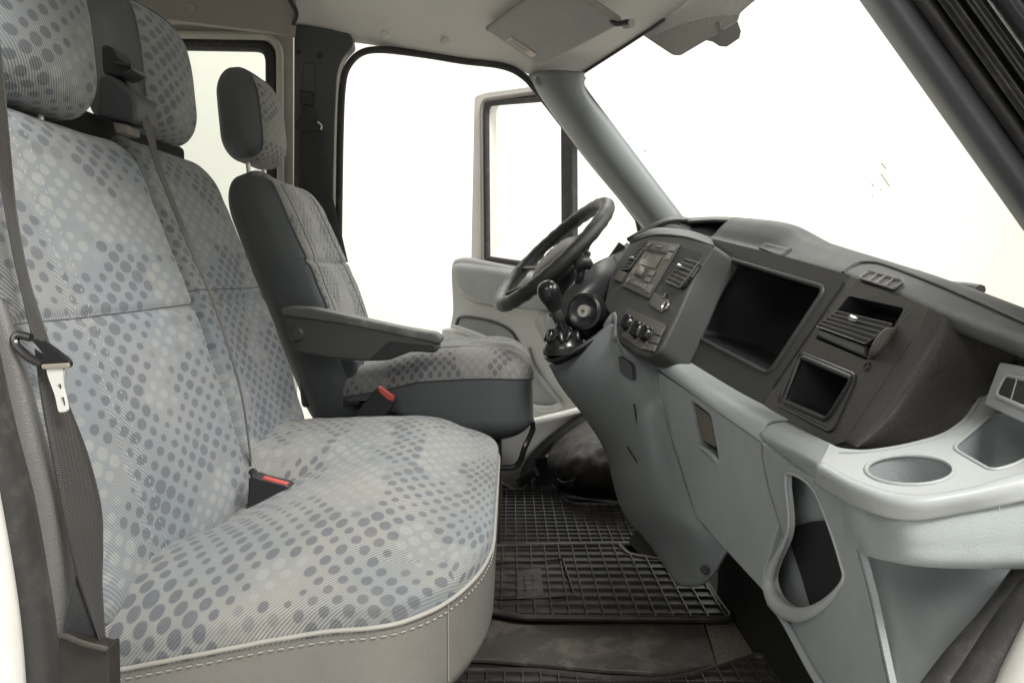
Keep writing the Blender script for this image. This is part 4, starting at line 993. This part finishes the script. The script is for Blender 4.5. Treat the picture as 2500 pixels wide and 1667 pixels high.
# vents beside the radio
sv = rpoly([ps.at(*p) for p in ((1664, 604), (1713, 619), (1664, 704), (1612, 692))], .004)
m = M(); m.prism(sv, ps.n * .001); m.build('vent_housing', CAVE, dash)
louvre('air_vent', ((1672, 632), (1706, 642), (1660, 703), (1626, 686)), 6, ps, .008, .01, dash, .2, 2)
m = M(); m.tube([ps.at(1704, 652, .003), ps.at(1688, 676, .008), ps.at(1672, 700, .003)], .004, 8); m.build('vent_wheel', SATIN, dash)
sv = rpoly([ps.at(*p) for p in ((1560, 594), (1580, 590), (1540, 652), (1514, 684), (1498, 672), (1528, 628))], .004)
m = M(); m.prism(sv, ps.n * .001); m.build('vent_housing', CAVE, dash)
louvre('air_vent', ((1556, 610), (1573, 606), (1536, 658), (1516, 658)), 6, ps, .006, .008, dash, .5, 3)
m = M(); m.prism(rpoly([ps.at(*p) for p in ((1516, 662), (1534, 668), (1518, 692), (1500, 684))], .003), ps.n * .006); m.build('switch_blank', RADIO, dash, bevel=.002)
m = M(); m.tube(spline([ps.at(1518, 596, -.03), ps.at(1488, 640, -.03), ps.at(1462, 690, -.02), ps.at(1450, 740, -.02)], 20), .010, 8); m.build('stack_side_trim', SATIN, dash)
# cigarette lighter panel
q = rpoly([ps.at(u, v, .001) for u, v in ((1598, 715), (1636, 733), (1618, 765), (1586, 744))], .003)
m = M(); m.prism(q, ps.n * .002); lp_ = m.build('socket_panel', RADIO, dash, bevel=.001)
c = ps.at(1624, 746, .004); 
m = M(); m.lathe(c, ps.n, [(.0085, .0), (.0095, .002), (.0105, .0015), (.0110, -.002)], 28); m.build('socket_ring', SILVER, lp_)
m = M(); m.disc(c, ps.n, .009); m.build('socket_hole', CAVE, lp_)
m = M(); m.lathe(ps.at(1622, 722, .004), ps.n, [(0, .001), (.006, .0005), (.0065, -.002)], 20); m.build('socket_lid', GLOSS, lp_)
# heater controls
q = rpoly([ps.at(u, v, .001) for u, v in ((1532, 752), (1628, 794), (1600, 858), (1562, 852), (1518, 820))], .006)
m = M(); m.prism(q, ps.n * .002); hc = m.build('heater_panel', RADIO, dash, bevel=.0015)
for (u, v, r) in ((1536, 790, .016), (1560, 808, .016), (1582, 818, .014)):
    c = ps.at(u, v, .003); m = M(); m.lathe(c, ps.n, [(0, .012), (r * .85, .012), (r, .009), (r * 1.05, 0)], 28)
    ax = (ps.at(u - 20, v + 38) - ps.at(u, v)).normalized(); sd = ps.n.cross(ax)
    m.box(c + ps.n * .016, (r * .95, .003, .005), (ax, sd, ps.n)); kn = m.build('heater_knob', GLOSS, hc, bevel=.0012)
    m = M(); m.lathe(c, ps.n, [(r * 1.08, .001), (r * 1.14, .0025), (r * 1.2, .001)], 28); m.build('knob_bezel', SATIN, kn)
for i in range(3):
    q = rpoly([ps.at(u, v, .003) for u, v in ((1592 - 8 * i + 12, 800 + 20 * i), (1622 - 8 * i, 806 + 19 * i), (1615 - 8 * i, 822 + 19 * i), (1597 - 8 * i, 816 + 20 * i))], .002)
    m = M(); m.prism(q, ps.n * .004); m.build('switch', RADIO, hc, bevel=.001)
m = M()
for i in range(5):
    a = ps.at(1590 - 4 * i, 800 + 12 * i, .0035); m.box(a, (.003, .0015, .0006), (ps.n.cross(Z).normalized(), ps.n.cross(ps.n.cross(Z)).normalized(), ps.n))
m.build('switch_symbol', RBTN, hc)
# --- centre top tray and instrument hood
hood = net([[PY(1532, 588, 2.10), PY(1590, 560, 2.02), PY(1630, 538, 1.98), PY(1682, 542, 1.90)],
            [PY(1535, 578, 2.12), PY(1590, 548, 2.06), PY(1640, 528, 2.03), PY(1684, 536, 1.95)],
            [PY(1560, 566, 2.25), PY(1604, 540, 2.22), PY(1648, 526, 2.2), PY(1690, 534, 2.1)]], 30, 20)
m = M(); m.grid(hood); m.build('instrument_hood', BLACK2, dash, solid=.012, soff=-1)
m = M(); m.tube(spline(yl([(1534, 584, 2.1), (1560, 572, 2.06), (1590, 562, 2.0), (1622, 546, 1.96), (1650, 540, 1.92), (1684, 540, 1.88)]), 30), .006, 8); m.build('hood_edge', BLACK2, dash)
m = M(); m.grid(net([[PY(1678, 540, 1.86), PY(1740, 536, 1.80), PY(1800, 538, 1.70), PY(1850, 542, 1.60)], [PY(1684, 532, 1.92), PY(1742, 530, 1.86), PY(1804, 533, 1.76), PY(1852, 536, 1.66)], [PY(1690, 532, 2.1), PY(1745, 529, 2.05), PY(1806, 531, 1.95), PY(1860, 536, 1.85)]], 24, 14)); m.build('tray_hood', BLACK, dash, solid=.008, soff=-1)
m = M(); m.prism([PY(1660, 545, 1.90), PY(1800, 540, 1.80), PY(1760, 600, 1.74), PY(1650, 590, 1.84)], (.05, .1, 0)); m.build('tray_recess', CAVE, dash)
# --- lower driver side shell behind the wheel
m = M(); m.grid(net([[PY(1440, 780, 1.86), PY(1470, 660, 1.95), PY(1530, 592, 2.05)], [PY(1470, 800, 1.80), PY(1500, 680, 1.86), PY(1545, 598, 1.95)], [PY(1520, 800, 1.78), PY(1540, 680, 1.84), PY(1580, 600, 1.92)]], 14, 14)); m.build('driver_panel', SATIN, dash, solid=.01, soff=-1)
# --- ledge above the glovebox, glovebox
pg = Plane(PY(1610, 905, 1.47), PY(1862, 1077, 1.0), PY(1768, 1336, 1.08))
A1 = [p1.at(1640, 864), p1.at(1720, 912), p1.at(1800, 960), p2.at(1880, 1005), p2.at(1960, 1050)]
A2 = [pg.at(1612, 900), pg.at(1690, 955), pg.at(1765, 1008), pg.at(1840, 1060), pg.at(1866, 1078)]
A1 = [p1.at(1638, 862), p1.at(1715, 910), p1.at(1792, 957), p2.at(1862, 996), p2.at(1922, 1032)]
up1 = [p + V((.02, 0, .004)) for p in A1]
n_ = [a.lerp(b, .5) + V((-.010, 0, .008)) for a, b in zip(A1, A2)]
m = M(); m.grid(net([up1, A1, n_, A2, [p + V((.02, 0, -.002)) for p in A2]], 40, 24)); m.build('dash_ledge', GREY, dash, solid=.004, soff=-1)
gl = [pg.at(*p) for p in ((1608, 908), (1690, 962), (1770, 1018), (1860, 1080), (1876, 1183), (1902, 1275), (1880, 1345), (1864, 1400), (1862, 1440), (1768, 1338), (1700, 1260), (1650, 1100), (1615, 990))]
hr = rpoly([pg.at(*p) for p in ((1686, 975), (1735, 1012), (1757, 1126), (1708, 1088))], .012, 5)
m = M(); m.prism(gl, -pg.n * .02, holes=[hr]); gb = m.build('glovebox_lid', GREY, dash, bevel=.004)
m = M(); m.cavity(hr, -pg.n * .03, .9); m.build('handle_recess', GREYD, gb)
m = M(); m.prism(rpoly([pg.at(u, v, -.004) for u, v in ((1690, 984), (1733, 1016), (1748, 1092), (1712, 1072))], .008), -pg.n * .004); m.build('glovebox_handle', plain('handle_brown_grey', (.13, .115, .10), .45, grain=.2), gb, bevel=.003)
m = M(); m.tube(spline([pg.at(1712, 1092, .0), pg.at(1735, 1108, .002), pg.at(1758, 1132, .0)], 10), .004, 8); m.build('handle_lip', GREY, gb)
m = M(); m.tube([pg.at(1608, 904, -.001), pg.at(1700, 966, -.001), pg.at(1862, 1079, -.001)], .0022, 6); m.build('lid_gap', CAVE, gb)
m = M(); m.tube(spline([pg.at(1861, 1080, .0), pg.at(1864, 1120, .0), pg.at(1878, 1190, 0), pg.at(1898, 1255, 0), pg.at(1916, 1312, 0)], 24), .0022, 6); m.build('lid_gap', plain('gap_grey', (.17, .175, .17), .5), gb)
# --- console below the stack
cn = [[(1345, 888, 1.80), (1420, 846, 1.72), (1492, 790, 1.67), (1510, 836, 1.60), (1578, 876, 1.545), (1644, 866, 1.485)],
      [(1375, 945, 1.80), (1440, 920, 1.68), (1505, 900, 1.59), (1550, 920, 1.54), (1588, 925, 1.50), (1618, 915, 1.47)],
      [(1430, 1020, 1.78), (1475, 1020, 1.65), (1530, 1010, 1.54), (1570, 1015, 1.47), (1600, 1012, 1.435), (1628, 1000, 1.41)],
      [(1480, 1105, 1.73), (1508, 1110, 1.61), (1550, 1120, 1.50), (1585, 1128, 1.42), (1622, 1122, 1.375), (1652, 1105, 1.345)],
      [(1520, 1245, 1.62), (1543, 1242, 1.51), (1578, 1240, 1.41), (1615, 1240, 1.33), (1655, 1238, 1.275), (1692, 1230, 1.25)],
      [(1590, 1335, 1.46), (1608, 1334, 1.39), (1636, 1328, 1.32), (1665, 1320, 1.25), (1698, 1305, 1.19), (1726, 1288, 1.17)],
      [(1650, 1424, 1.30), (1660, 1429, 1.26), (1680, 1433, 1.22), (1708, 1427, 1.17), (1740, 1398, 1.13), (1774, 1340, 1.09)]]
rows = []
for r in cn:
    P = yl(r); back = P[0] + V((.05, .12, .02)); far = P[-1] + V((.02, -.002, 0)); rows.append([P[0] + V((.14, .16, 0)), P[0] + V((.015, .05, 0))] + P + [far])
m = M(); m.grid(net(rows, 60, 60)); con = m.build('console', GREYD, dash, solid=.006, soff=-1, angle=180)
m = M(); m.lathe(PY(1720, 1391, 1.135), (-.5, -.8, .1), [(0, .0015), (.006, .0015), (.0075, -.001)], 16); m.build('console_screw', CAVE, con)
m = M(); m.tube(spline(yl([(1610, 975, 1.412), (1630, 1040, 1.375), (1652, 1110, 1.336), (1692, 1232, 1.242), (1724, 1288, 1.162)]), 30), .0022, 6); m.build('console_gap', plain('console_gap_grey', (.13, .135, .135), .5), con)
m = M(); m.prism(rpoly([PY(*p) for p in ((1508, 868, 1.566), (1540, 890, 1.532), (1544, 930, 1.526), (1512, 908, 1.56))], .006), (.01, .01, 0)); m.build('console_slot', plain('slot_dark_grey', (.07, .075, .078), .5), con, bevel=.002)
m = M(); m.tube(spline(yl([(1548, 985, 1.495), (1562, 1080, 1.49), (1566, 1142, 1.47)]), 16), .0018, 6); m.tube(spline(yl([(1566, 1142, 1.47), (1545, 1112, 1.505), (1531, 1090, 1.54)]), 12), .0018, 6); m.build('access_flap_line', CAVE, con)
# gear pod tray (black)
pod = [(1336, 880, 1.76), (1345, 868, 1.80), (1420, 820, 1.86), (1470, 785, 1.84), (1488, 788, 1.78), (1482, 806, 1.72), (1430, 846, 1.70), (1360, 884, 1.72)]
m = M(); P = spline(yl(pod), 40, True); cp = sum(P, V()) / 40
m.grid([[p + V((0, 0, .006)) for p in P], [cp + (p - cp) * .86 + V((0, 0, -.012)) for p in P]], cu=True); b_ = [cp + (p - cp) * .86 + V((0, 0, -.012)) for p in P]; m.add(b_, [tuple(range(40))], [(0, 0)] * 40)
m.build('gear_tray', GLOSS, dash); m = M(); m.tube([p + V((0, 0, .006)) for p in P], .006, 8, closed=True); m.build('tray_rim', SATIN, dash)
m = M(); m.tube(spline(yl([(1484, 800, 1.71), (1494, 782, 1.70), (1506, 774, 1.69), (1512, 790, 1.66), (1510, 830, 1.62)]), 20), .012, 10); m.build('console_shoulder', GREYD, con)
# foot of console: small dark bracket on the floor
m = M(); m.prism(rpoly([PY(*p) for p in ((1532, 1322, 1.60), (1552, 1290, 1.60), (1610, 1330, 1.55), (1612, 1362, 1.52), (1560, 1352, 1.56))], .01), (.06, .05, 0)); m.build('console_foot', SATIN, dash, bevel=.006)

# --- corner shelf with cup holder
psf = Plane(PZ(2000, 1128, -.190), PZ(2238, 1213, -.193), PY(2421, 1017, .80))
shp = [(2026, 1083), (2052, 1094), (2110, 1099), (2200, 1086), (2300, 1060), (2352, 1024), (2392, 966), (2445, 880), (2600, 880), (2600, 1150), (2450, 1180), (2330, 1212), (2238, 1224), (2150, 1212), (2060, 1176), (1998, 1140)]
so_ = rpoly([psf.at(*p) for p in shp], [0, .02, .02, .02, .02, .02, .02, .0, 0, 0, .03, .03, .04, .04, .03, 0], 4)
c0 = psf.at(2219, 1146); rx = (psf.at(2327, 1146) - psf.at(2112, 1146)).length / 2
ax1 = (psf.at(2327, 1146) - psf.at(2112, 1146)).normalized(); ax2 = psf.n.cross(ax1).normalized()
ch = [c0 + ax1 * (rx * math.cos(2 * math.pi * k / 40)) + ax2 * (rx * math.sin(2 * math.pi * k / 40)) for k in range(40)]
pk = rpoly([psf.at(*p) for p in ((2421, 1012), (2324, 1094), (2421, 1150), (2470, 1138), (2580, 1085), (2580, 1012))], .014, 5)
m = M(); m.prism(so_, -psf.n * .006, holes=[ch, pk]); shf = m.build('corner_shelf', SHELF, dash)
m = M(); m.cavity(ch, -psf.n * .055, .90); m.build('cup_holder', GREY, dash)
m = M(); m.tube(ch, .0022, 8, closed=True); m.build('cup_rim', SHELF, shf)
m = M(); m.cavity(pk, -psf.n * .05, .9); m.build('tray_pocket', GREY, dash)
m = M(); m.tube(pk, .002, 8, closed=True); m.build('pocket_rim', SHELF, shf)
# raised ledge along the fascia and the side vent block
led = spline([psf.at(*p) for p in ((2048, 1106), (2110, 1104), (2200, 1091), (2300, 1066), (2358, 1030), (2396, 972))], 40)
m = M(); m.tube([p + psf.n * .0003 for p in led], .0011, 6); m.build('ledge_line', GREY, shf)
pv = Plane(PY(2439, 885, .80), PY(2403, 985, .79), PY(2520, 930, .73))
m = M(); m.prism(rpoly([pv.at(*p) for p in ((2441, 884), (2402, 986), (2520, 1042), (2700, 1090), (2700, 930))], .004), V((.03, .03, -.01))); svb = m.build('side_vent_panel', SHELF, dash, bevel=.004)
q = rpoly([pv.at(u, v, .001) for u, v in ((2458, 914), (2432, 966), (2520, 1004), (2620, 1030), (2640, 960))], .008)
m = M(); m.prism(q, pv.n * .001); m.build('vent_opening', CAVE, svb)
m = M(); m.tube(q, .0028, 8, closed=True); m.build('vent_rim', SHELF, svb)
for i in range(3):
    m = M(); a, b = pv.at(2484 + 40 * i, 914 + 12 * i, .003), pv.at(2466 + 40 * i, 976 + 15 * i, .003); m.prism([a, b, b + V((.004, -.003, 0)), a + V((.004, -.003, 0))], -pv.n * .006); m.build('vent_louvre', SHELF, svb)
# skirt below the shelf: rounded edge, crack line, belly, underside
pb = Plane(PY(1880, 1190, .955), PY(2096, 1330, .715), PY(1930, 1500, .895))
def mid_(a, b, u, v): return PY(u, v, a.y + (b.y - a.y) * .5)
ka, kb = p2.at(1913, 1026), psf.at(2028, 1084); kc, kd = pg.at(1857, 1072), psf.at(1998, 1140); ke, kf = pg.at(1858, 1092), pb.at(1996, 1180)
rA = [ka, mid_(ka, kb, 1973, 1057), kb]; rC = [kc, mid_(kc, kd, 1930, 1108), kd]; rE = [ke, mid_(ke, kf, 1930, 1146), kf]
cl_ = []
for t in range(13):
    q = t / 12
    for_row = []
    for a, b, c_, i_ in zip(rA, rC, rE, range(3)):
        top = a.lerp(b, min(1, q / .7)) if q < .7 else b.lerp(c_, (q - .7) / .3)
        for_row.append(top + V((-.0105, 0, .0085)) * (math.sin(math.pi * min(1, q / .85)) * (1.1, .7, 0)[i_]) + V((.003, 0, -.001)))
    cl_.append([for_row[0].lerp(for_row[1], k / 8) for k in range(8)] + [for_row[1].lerp(for_row[2], k / 8) for k in range(9)])
m = M(); m.grid(cl_); m.build('corner_ledge', GREY, dash, solid=.004, soff=-1, angle=180)
edge = [psf.at(*p) for p in ((1998, 1140), (2092, 1190), (2215, 1222), (2360, 1206), (2490, 1170), (2640, 1140))]
r1 = yl([(1994, 1172, .815), (2096, 1230, .695), (2212, 1262, .645), (2366, 1240, .64), (2500, 1218, .64), (2640, 1196, .64)])
r0 = [a.lerp(b, .45) + V((-.002, -.003, .003)) for a, b in zip(edge, r1)]
m = M(); m.grid(net([[p + V((.006, .006, 0)) for p in edge], edge, r0, r1], 60, 16)); m.build('shelf_edge', SHELF, dash, solid=.004, soff=-1, angle=180)
cl = spline([p + V((-.0005, -.0005, -.001)) for p in r1], 60)
m = M(); m.tube(cl, .0012, 6); m.build('shelf_gap', CAVE, dash)
mm = M(); rr = random.Random(5)
for i in range(14):
    k = rr.randrange(0, 56); a = cl[k] + V((rr.uniform(-.003, .003), -.002, rr.uniform(-.004, .012))); mm.tube([a, a + V((rr.uniform(-.002, .002), 0, rr.uniform(-.002, .003)))], .00035, 4)
mm.build('scratch_marks', plain('scratch_white', (.7, .7, .68), .7), shf)
# belly (side facing the doorway)
b0 = yl([(2072, 1218, .718), (2120, 1240, .688), (2212, 1264, .645), (2366, 1242, .64), (2500, 1220, .64), (2640, 1198, .64)])
b1 = yl([(2085, 1290, .712), (2130, 1310, .680), (2222, 1330, .640), (2366, 1325, .632), (2500, 1318, .632), (2640, 1310, .632)])
b2 = yl([(2096, 1340, .712), (2130, 1356, .682), (2229, 1378, .645), (2366, 1386, .637), (2500, 1386, .637), (2640, 1386, .637)])
b3 = yl([(2104, 1350, .73), (2140, 1362, .71), (2240, 1376, .70), (2366, 1378, .70), (2500, 1376, .70), (2640, 1376, .70)])
b0, b1, b2, b3 = [pb.at(2046, 1202, .0004)] + b0, [pb.at(2056, 1270, .0004)] + b1, [pb.at(2064, 1330, .0004)] + b2, [pb.at(2068, 1345, -.004)] + b3
m = M(); m.grid(net([b0, b1, b2, b3], 60, 26)); m.build('side_skirt', GREY, dash, angle=180)
# recessed panel below the skirt
c0_ = yl([(2100, 1330, .735), (2180, 1340, .735), (2300, 1360, .735), (2420, 1370, .72), (2560, 1340, .70)])
c1_ = yl([(2130, 1460, .735), (2200, 1470, .74), (2300, 1480, .735), (2400, 1480, .715), (2500, 1440, .69)])
c2_ = yl([(2150, 1580, .735), (2220, 1590, .735), (2290, 1600, .72), (2350, 1600, .695), (2420, 1570, .67)])
c3_ = yl([(2180, 1720, .735), (2220, 1720, .73), (2260, 1720, .71), (2290, 1720, .69), (2320, 1710, .66)])
for c_, (u, v) in zip((c0_, c1_, c2_, c3_), ((2098, 1338), (2130, 1460), (2155, 1580), (2185, 1720))): c_.insert(0, pb.at(u - 7, v, .0012)); c_[1] = c_[1].lerp(c_[2], .25)
m = M(); m.grid(net([c0_, c1_, c2_, c3_], 36, 30)); m.build('side_recess', GREY, dash, angle=180)
m = M(); m.tube(spline([p + V((-.004, -.012, 0)) for p in (c0_[5], c1_[5], c2_[5], c3_[5])], 30), .012, 10); m.build('recess_edge', GREYD, dash)
# bottle pocket pillar with the big opening
po = [pb.at(*p) for p in ((1862, 1082), (1930, 1136), (1994, 1170), (2086, 1222), (2100, 1345), (2130, 1460), (2155, 1580), (2185, 1720), (2040, 1720), (1985, 1640), (1915, 1510), (1900, 1440), (1915, 1312), (1878, 1190), (1864, 1120))]
bo = spline([pb.at(*p) for p in ((1930, 1158), (1982, 1190), (2020, 1272), (2052, 1370), (2057, 1417), (2010, 1468), (1950, 1486), (1908, 1462), (1889, 1417), (1897, 1374), (1928, 1292), (1921, 1180))], 70, True)
po = [pb.at(*p) for p in ((1862, 1082), (1930, 1136), (1994, 1170), (2086, 1222), (2100, 1345), (2130, 1460), (2155, 1580), (2185, 1720), (2040, 1720), (1985, 1640), (1915, 1512), (1880, 1470), (1874, 1400), (1890, 1350), (1912, 1300), (1878, 1190), (1864, 1120))]
m = M(); m.prism(po, -pb.n * .006, holes=[bo]); pil = m.build('pocket_pillar', GREY, dash)
cb = sum(bo, V()) / len(bo)
pe = ray(1975, 1330).normalized() * .075; pd = pe.dot(pb.n)
m = M(); m.grid([bo, [cb + (p - cb) * 1.3 + pe * 1.1 for p in bo]], cu=True)
m.add([pb.at(*p, pd) for p in ((1888, 1110), (1960, 1130), (2080, 1225), (2100, 1440), (2060, 1490), (1930, 1500), (1882, 1450), (1880, 1400), (1912, 1300))], [tuple(range(9))]); m.build('bottle_pocket', GREY, dash)
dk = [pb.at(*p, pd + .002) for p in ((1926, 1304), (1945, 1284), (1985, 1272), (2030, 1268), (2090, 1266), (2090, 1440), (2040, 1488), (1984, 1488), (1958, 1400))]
m = M(); m.prism(rpoly(dk, .004), pb.n * .002); m.build('pocket_shade_sheet', CAVE, dash)  # black sheet standing in for the shade deep in the bottle opening
# rim of the pocket: thicker collar at the bottom
rad_ = []
lo_, hi_ = min(p.z for p in bo), max(p.z for p in bo)
for p in bo: t = max(0, 1 - (p.z - lo_) / (hi_ - lo_) / .62); rad_.append(.0018 + .0085 * t ** 1.6)
m = M(); m.tube([p + pb.n * (r_ * .5) + (p - cb).normalized() * (r_ * .8) for p, r_ in zip(bo, rad_)], rad_, 12, closed=True); m.build('pocket_collar', SHELF, pil, angle=180)
m = M(); m.tube(spline([pb.at(1880, 1470, .004), pb.at(1915, 1514, .004), pb.at(1985, 1642, .004), pb.at(2040, 1722, .004)], 20), .005, 8); m.build('pillar_edge', GREY, pil)

# ================================================================== STEERING WHEEL
wc = PY(1349, 621, 1.99)
tlt = math.radians(43.5); yaw = math.radians(8.5)
wu = V((math.cos(tlt), 0, math.sin(tlt))); wn0 = V((-math.sin(tlt), 0, math.cos(tlt)))
wy = (Y * math.cos(yaw) + wn0 * math.sin(yaw)).normalized(); wnn = wu.cross(wy).normalized(); wnn = wnn if wnn.z > 0 else -wnn
RW = .186
swt = thing('steering_wheel', wc, 'dark steering wheel seen nearly edge-on with a brown-grey hub, ahead of the driver seat', 'steering wheel')
cir = lambda r, t, o=0: wc + wu * (r * math.sin(t)) + wy * (r * math.cos(t)) + wnn * o
m = M(); m.tube([cir(RW, 2 * math.pi * i / 72) for i in range(72)], [(.0192 + .0012 * math.sin(i * 2.6)) for i in range(72)], 14, closed=True); m.build('rim', WHEEL, swt, angle=180)
for t in (math.radians(-25), math.radians(205), math.radians(-70), math.radians(250)):
    a, b = cir(.06, t, -.025), cir(RW - .008, t, -.002); m = M(); sd = (b - a).cross(wnn).normalized()
    m.tube([a, a.lerp(b, .5) - wnn * .004, b], [(.024, .008), (.018, .007), (.014, .007)], 12); m.build('spoke', TAUPE if abs(math.sin(t)) < .6 else WHEEL, swt)
hubp = [cir(1, t) - wc for t in [2 * math.pi * i / 40 for i in range(40)]]
gq = []
for (r, o) in ((.085, -.05), (.092, -.03), (.085, -.012), (.06, .002), (.02, .006)): gq.append([wc + d * r + wnn * o for d in hubp])
m = M(); m.grid(gq, cu=True); m.add(gq[-1], [tuple(range(40))], [(0, 0)] * 40); m.build('airbag_cover', TAUPE, swt, angle=180)
m = M(); m.lathe(cir(.03, 0, .004), wnn, [(.012, .002), (.018, .004), (.02, .001)], 24); m.build('hub_ring', SILVER, swt)
# column shroud and stalk
colu = thing('steering_column', wc - wnn * .14, 'dark steering column shroud with ignition lock and stalk, under the steering wheel', 'steering column')
e = wc - wnn * .26 - Z * .03
m = M(); path = [wc - wnn * .045, wc - wnn * .08 - Z * .006, wc - wnn * .14 - Z * .02, wc - wnn * .22 - Z * .045, wc - wnn * .30 - Z * .07]
m.tube(path, [(.045, .045), (.062, .060), (.072, .075), (.075, .085), (.075, .085)], 24); m.build('column_shroud', SATIN, colu)
ic = PY(1426, 760, 1.735)
m = M(); m.lathe(ic, (-.55, -1, .12), [(0, .0), (.030, .0), (.036, .004), (.042, .002), (.044, -.03)], 30); igb = m.build('lock_bezel', GLOSS, colu)
m = M(); m.lathe(ic, (-.55, -1, .12), [(0, .003), (.004, .003), (.005, .008), (.0135, .008), (.0155, .003), (.016, 0)], 28); m.build('ignition_lock', STEEL, igb)
m = M(); m.disc(ic + V((-.55, -1, .12)).normalized() * .0085, (-.55, -1, .12), .0042, 14); m.build('key_slot', plain('brass_keyway', (.12, .09, .04), .4), igb)
m = M(); m.grid(net([[PY(1340, 770, 1.80), PY(1390, 700, 1.82), PY(1440, 650, 1.88), PY(1500, 620, 1.95)], [PY(1380, 790, 1.79), PY(1426, 720, 1.80), PY(1468, 680, 1.84), PY(1510, 660, 1.90)], [PY(1420, 820, 1.81), PY(1460, 770, 1.82), PY(1490, 730, 1.84), PY(1520, 700, 1.88)], [PY(1430, 840, 1.85), PY(1480, 820, 1.86), PY(1510, 800, 1.86), PY(1530, 790, 1.88)]], 24, 24)); m.build('lower_shroud', SATIN, colu, solid=.01, soff=-1)
m = M(); m.tube(spline(yl([(1412, 700, 1.84), (1416, 672, 1.82), (1420, 650, 1.82)]), 10), .011, 10); m.build('stalk', SATIN, colu)
hd = PY(1422, 648, 1.81)
m = M(); m.tube(spline([hd + V((-.016, 0, -.010)), hd + V((0, -.004, .008)), hd + V((.020, 0, -.002))], 12), [(.010 + .007 * math.sin(math.pi * i / 11)) for i in range(12)], 12); m.build('stalk_knob', SATIN, colu)
m = M(); m.tube(spline([hd + V((-.008, -.016, .006)), hd + V((.004, -.018, .012)), hd + V((.014, -.014, .008))], 8), .0014, 6); m.build('stalk_mark', RBTN, colu)
m = M(); m.prism(rpoly([PY(*p) for p in ((1408, 622, 1.93), (1420, 610, 1.93), (1437, 614, 1.93), (1436, 626, 1.93), (1416, 636, 1.93))], .004), (.01, .03, 0)); m.build('column_switch', SATIN, colu, bevel=.003)

# ================================================================== GEAR LEVER
gk = PY(1339, 712, 1.72)
gear = thing('gear_lever', PY(1380, 860, 1.74), 'glossy black gear lever with round knob and rubber boot, rising from the dash pod', 'gear lever')
ax = (PY(1372, 796, 1.73) - gk).normalized()
m = M(); m.lathe(gk, -ax, [(0, .0265), (.010, .025), (.019, .019), (.0245, .010), (.026, 0), (.025, -.010), (.021, -.022), (.0175, -.034), (.016, -.044), (.0, -.046)], 30); m.build('knob', GLOSS, gear)
m = M(); m.lathe(gk, -ax, [(.012, -.044), (.014, -.052), (.0145, -.066), (.013, -.072), (.010, -.074)], 24); m.build('collar', SATIN, gear)
m = M(); m.tube([gk + ax * .06, gk + ax * .125], .0085, 14); m.build('shaft', GLOSS, gear)
bc = PY(1376, 838, 1.75)
m = M(); m.lathe(bc, (-.1, 0, 1), [(.050, -.022), (.049, -.008), (.046, .0), (.036, .014), (.030, .022), (.024, .026), (.019, .034), (.012, .044), (.009, .056)], 28)
o = m.build('boot', GLOSS, gear, angle=180)
rr = random.Random(4); m = M()
for k in range(7):
    t = k * .9 + .3; rr_ = .038 + .006 * rr.random()
    m.tube(spline([bc + V((math.cos(t) * rr_, math.sin(t) * rr_, .006)), bc + V((math.cos(t + .35) * .030, math.sin(t + .35) * .030, .024 + .004 * rr.random())), bc + V((math.cos(t + .7) * rr_, math.sin(t + .7) * rr_, .004))], 10), [.004 + .005 * math.sin(math.pi * i / 9) for i in range(10)], 8)
m.build('boot_folds', GLOSS, o, angle=180)

# ================================================================== WIPER (outside the glass)
wp = thing('windscreen_wiper', PX(2340, 700, 1.02), 'grey wiper arm lying outside along the base of the windscreen', 'wiper')
m = M(); m.tube(spline([PX(2240, 664, 1.02), PX(2310, 692, 1.02), PX(2360, 700, 1.02), PX(2394, 708, 1.02)], 20), [(.006 + .006 * i / 19) for i in range(20)], 8); m.build('wiper_arm', SATIN, wp)
m = M(); m.tube([PX(2300, 690, 1.03), PX(2440, 745, 1.03)], .005, 6); m.build('wiper_blade', RUBBER, wp)
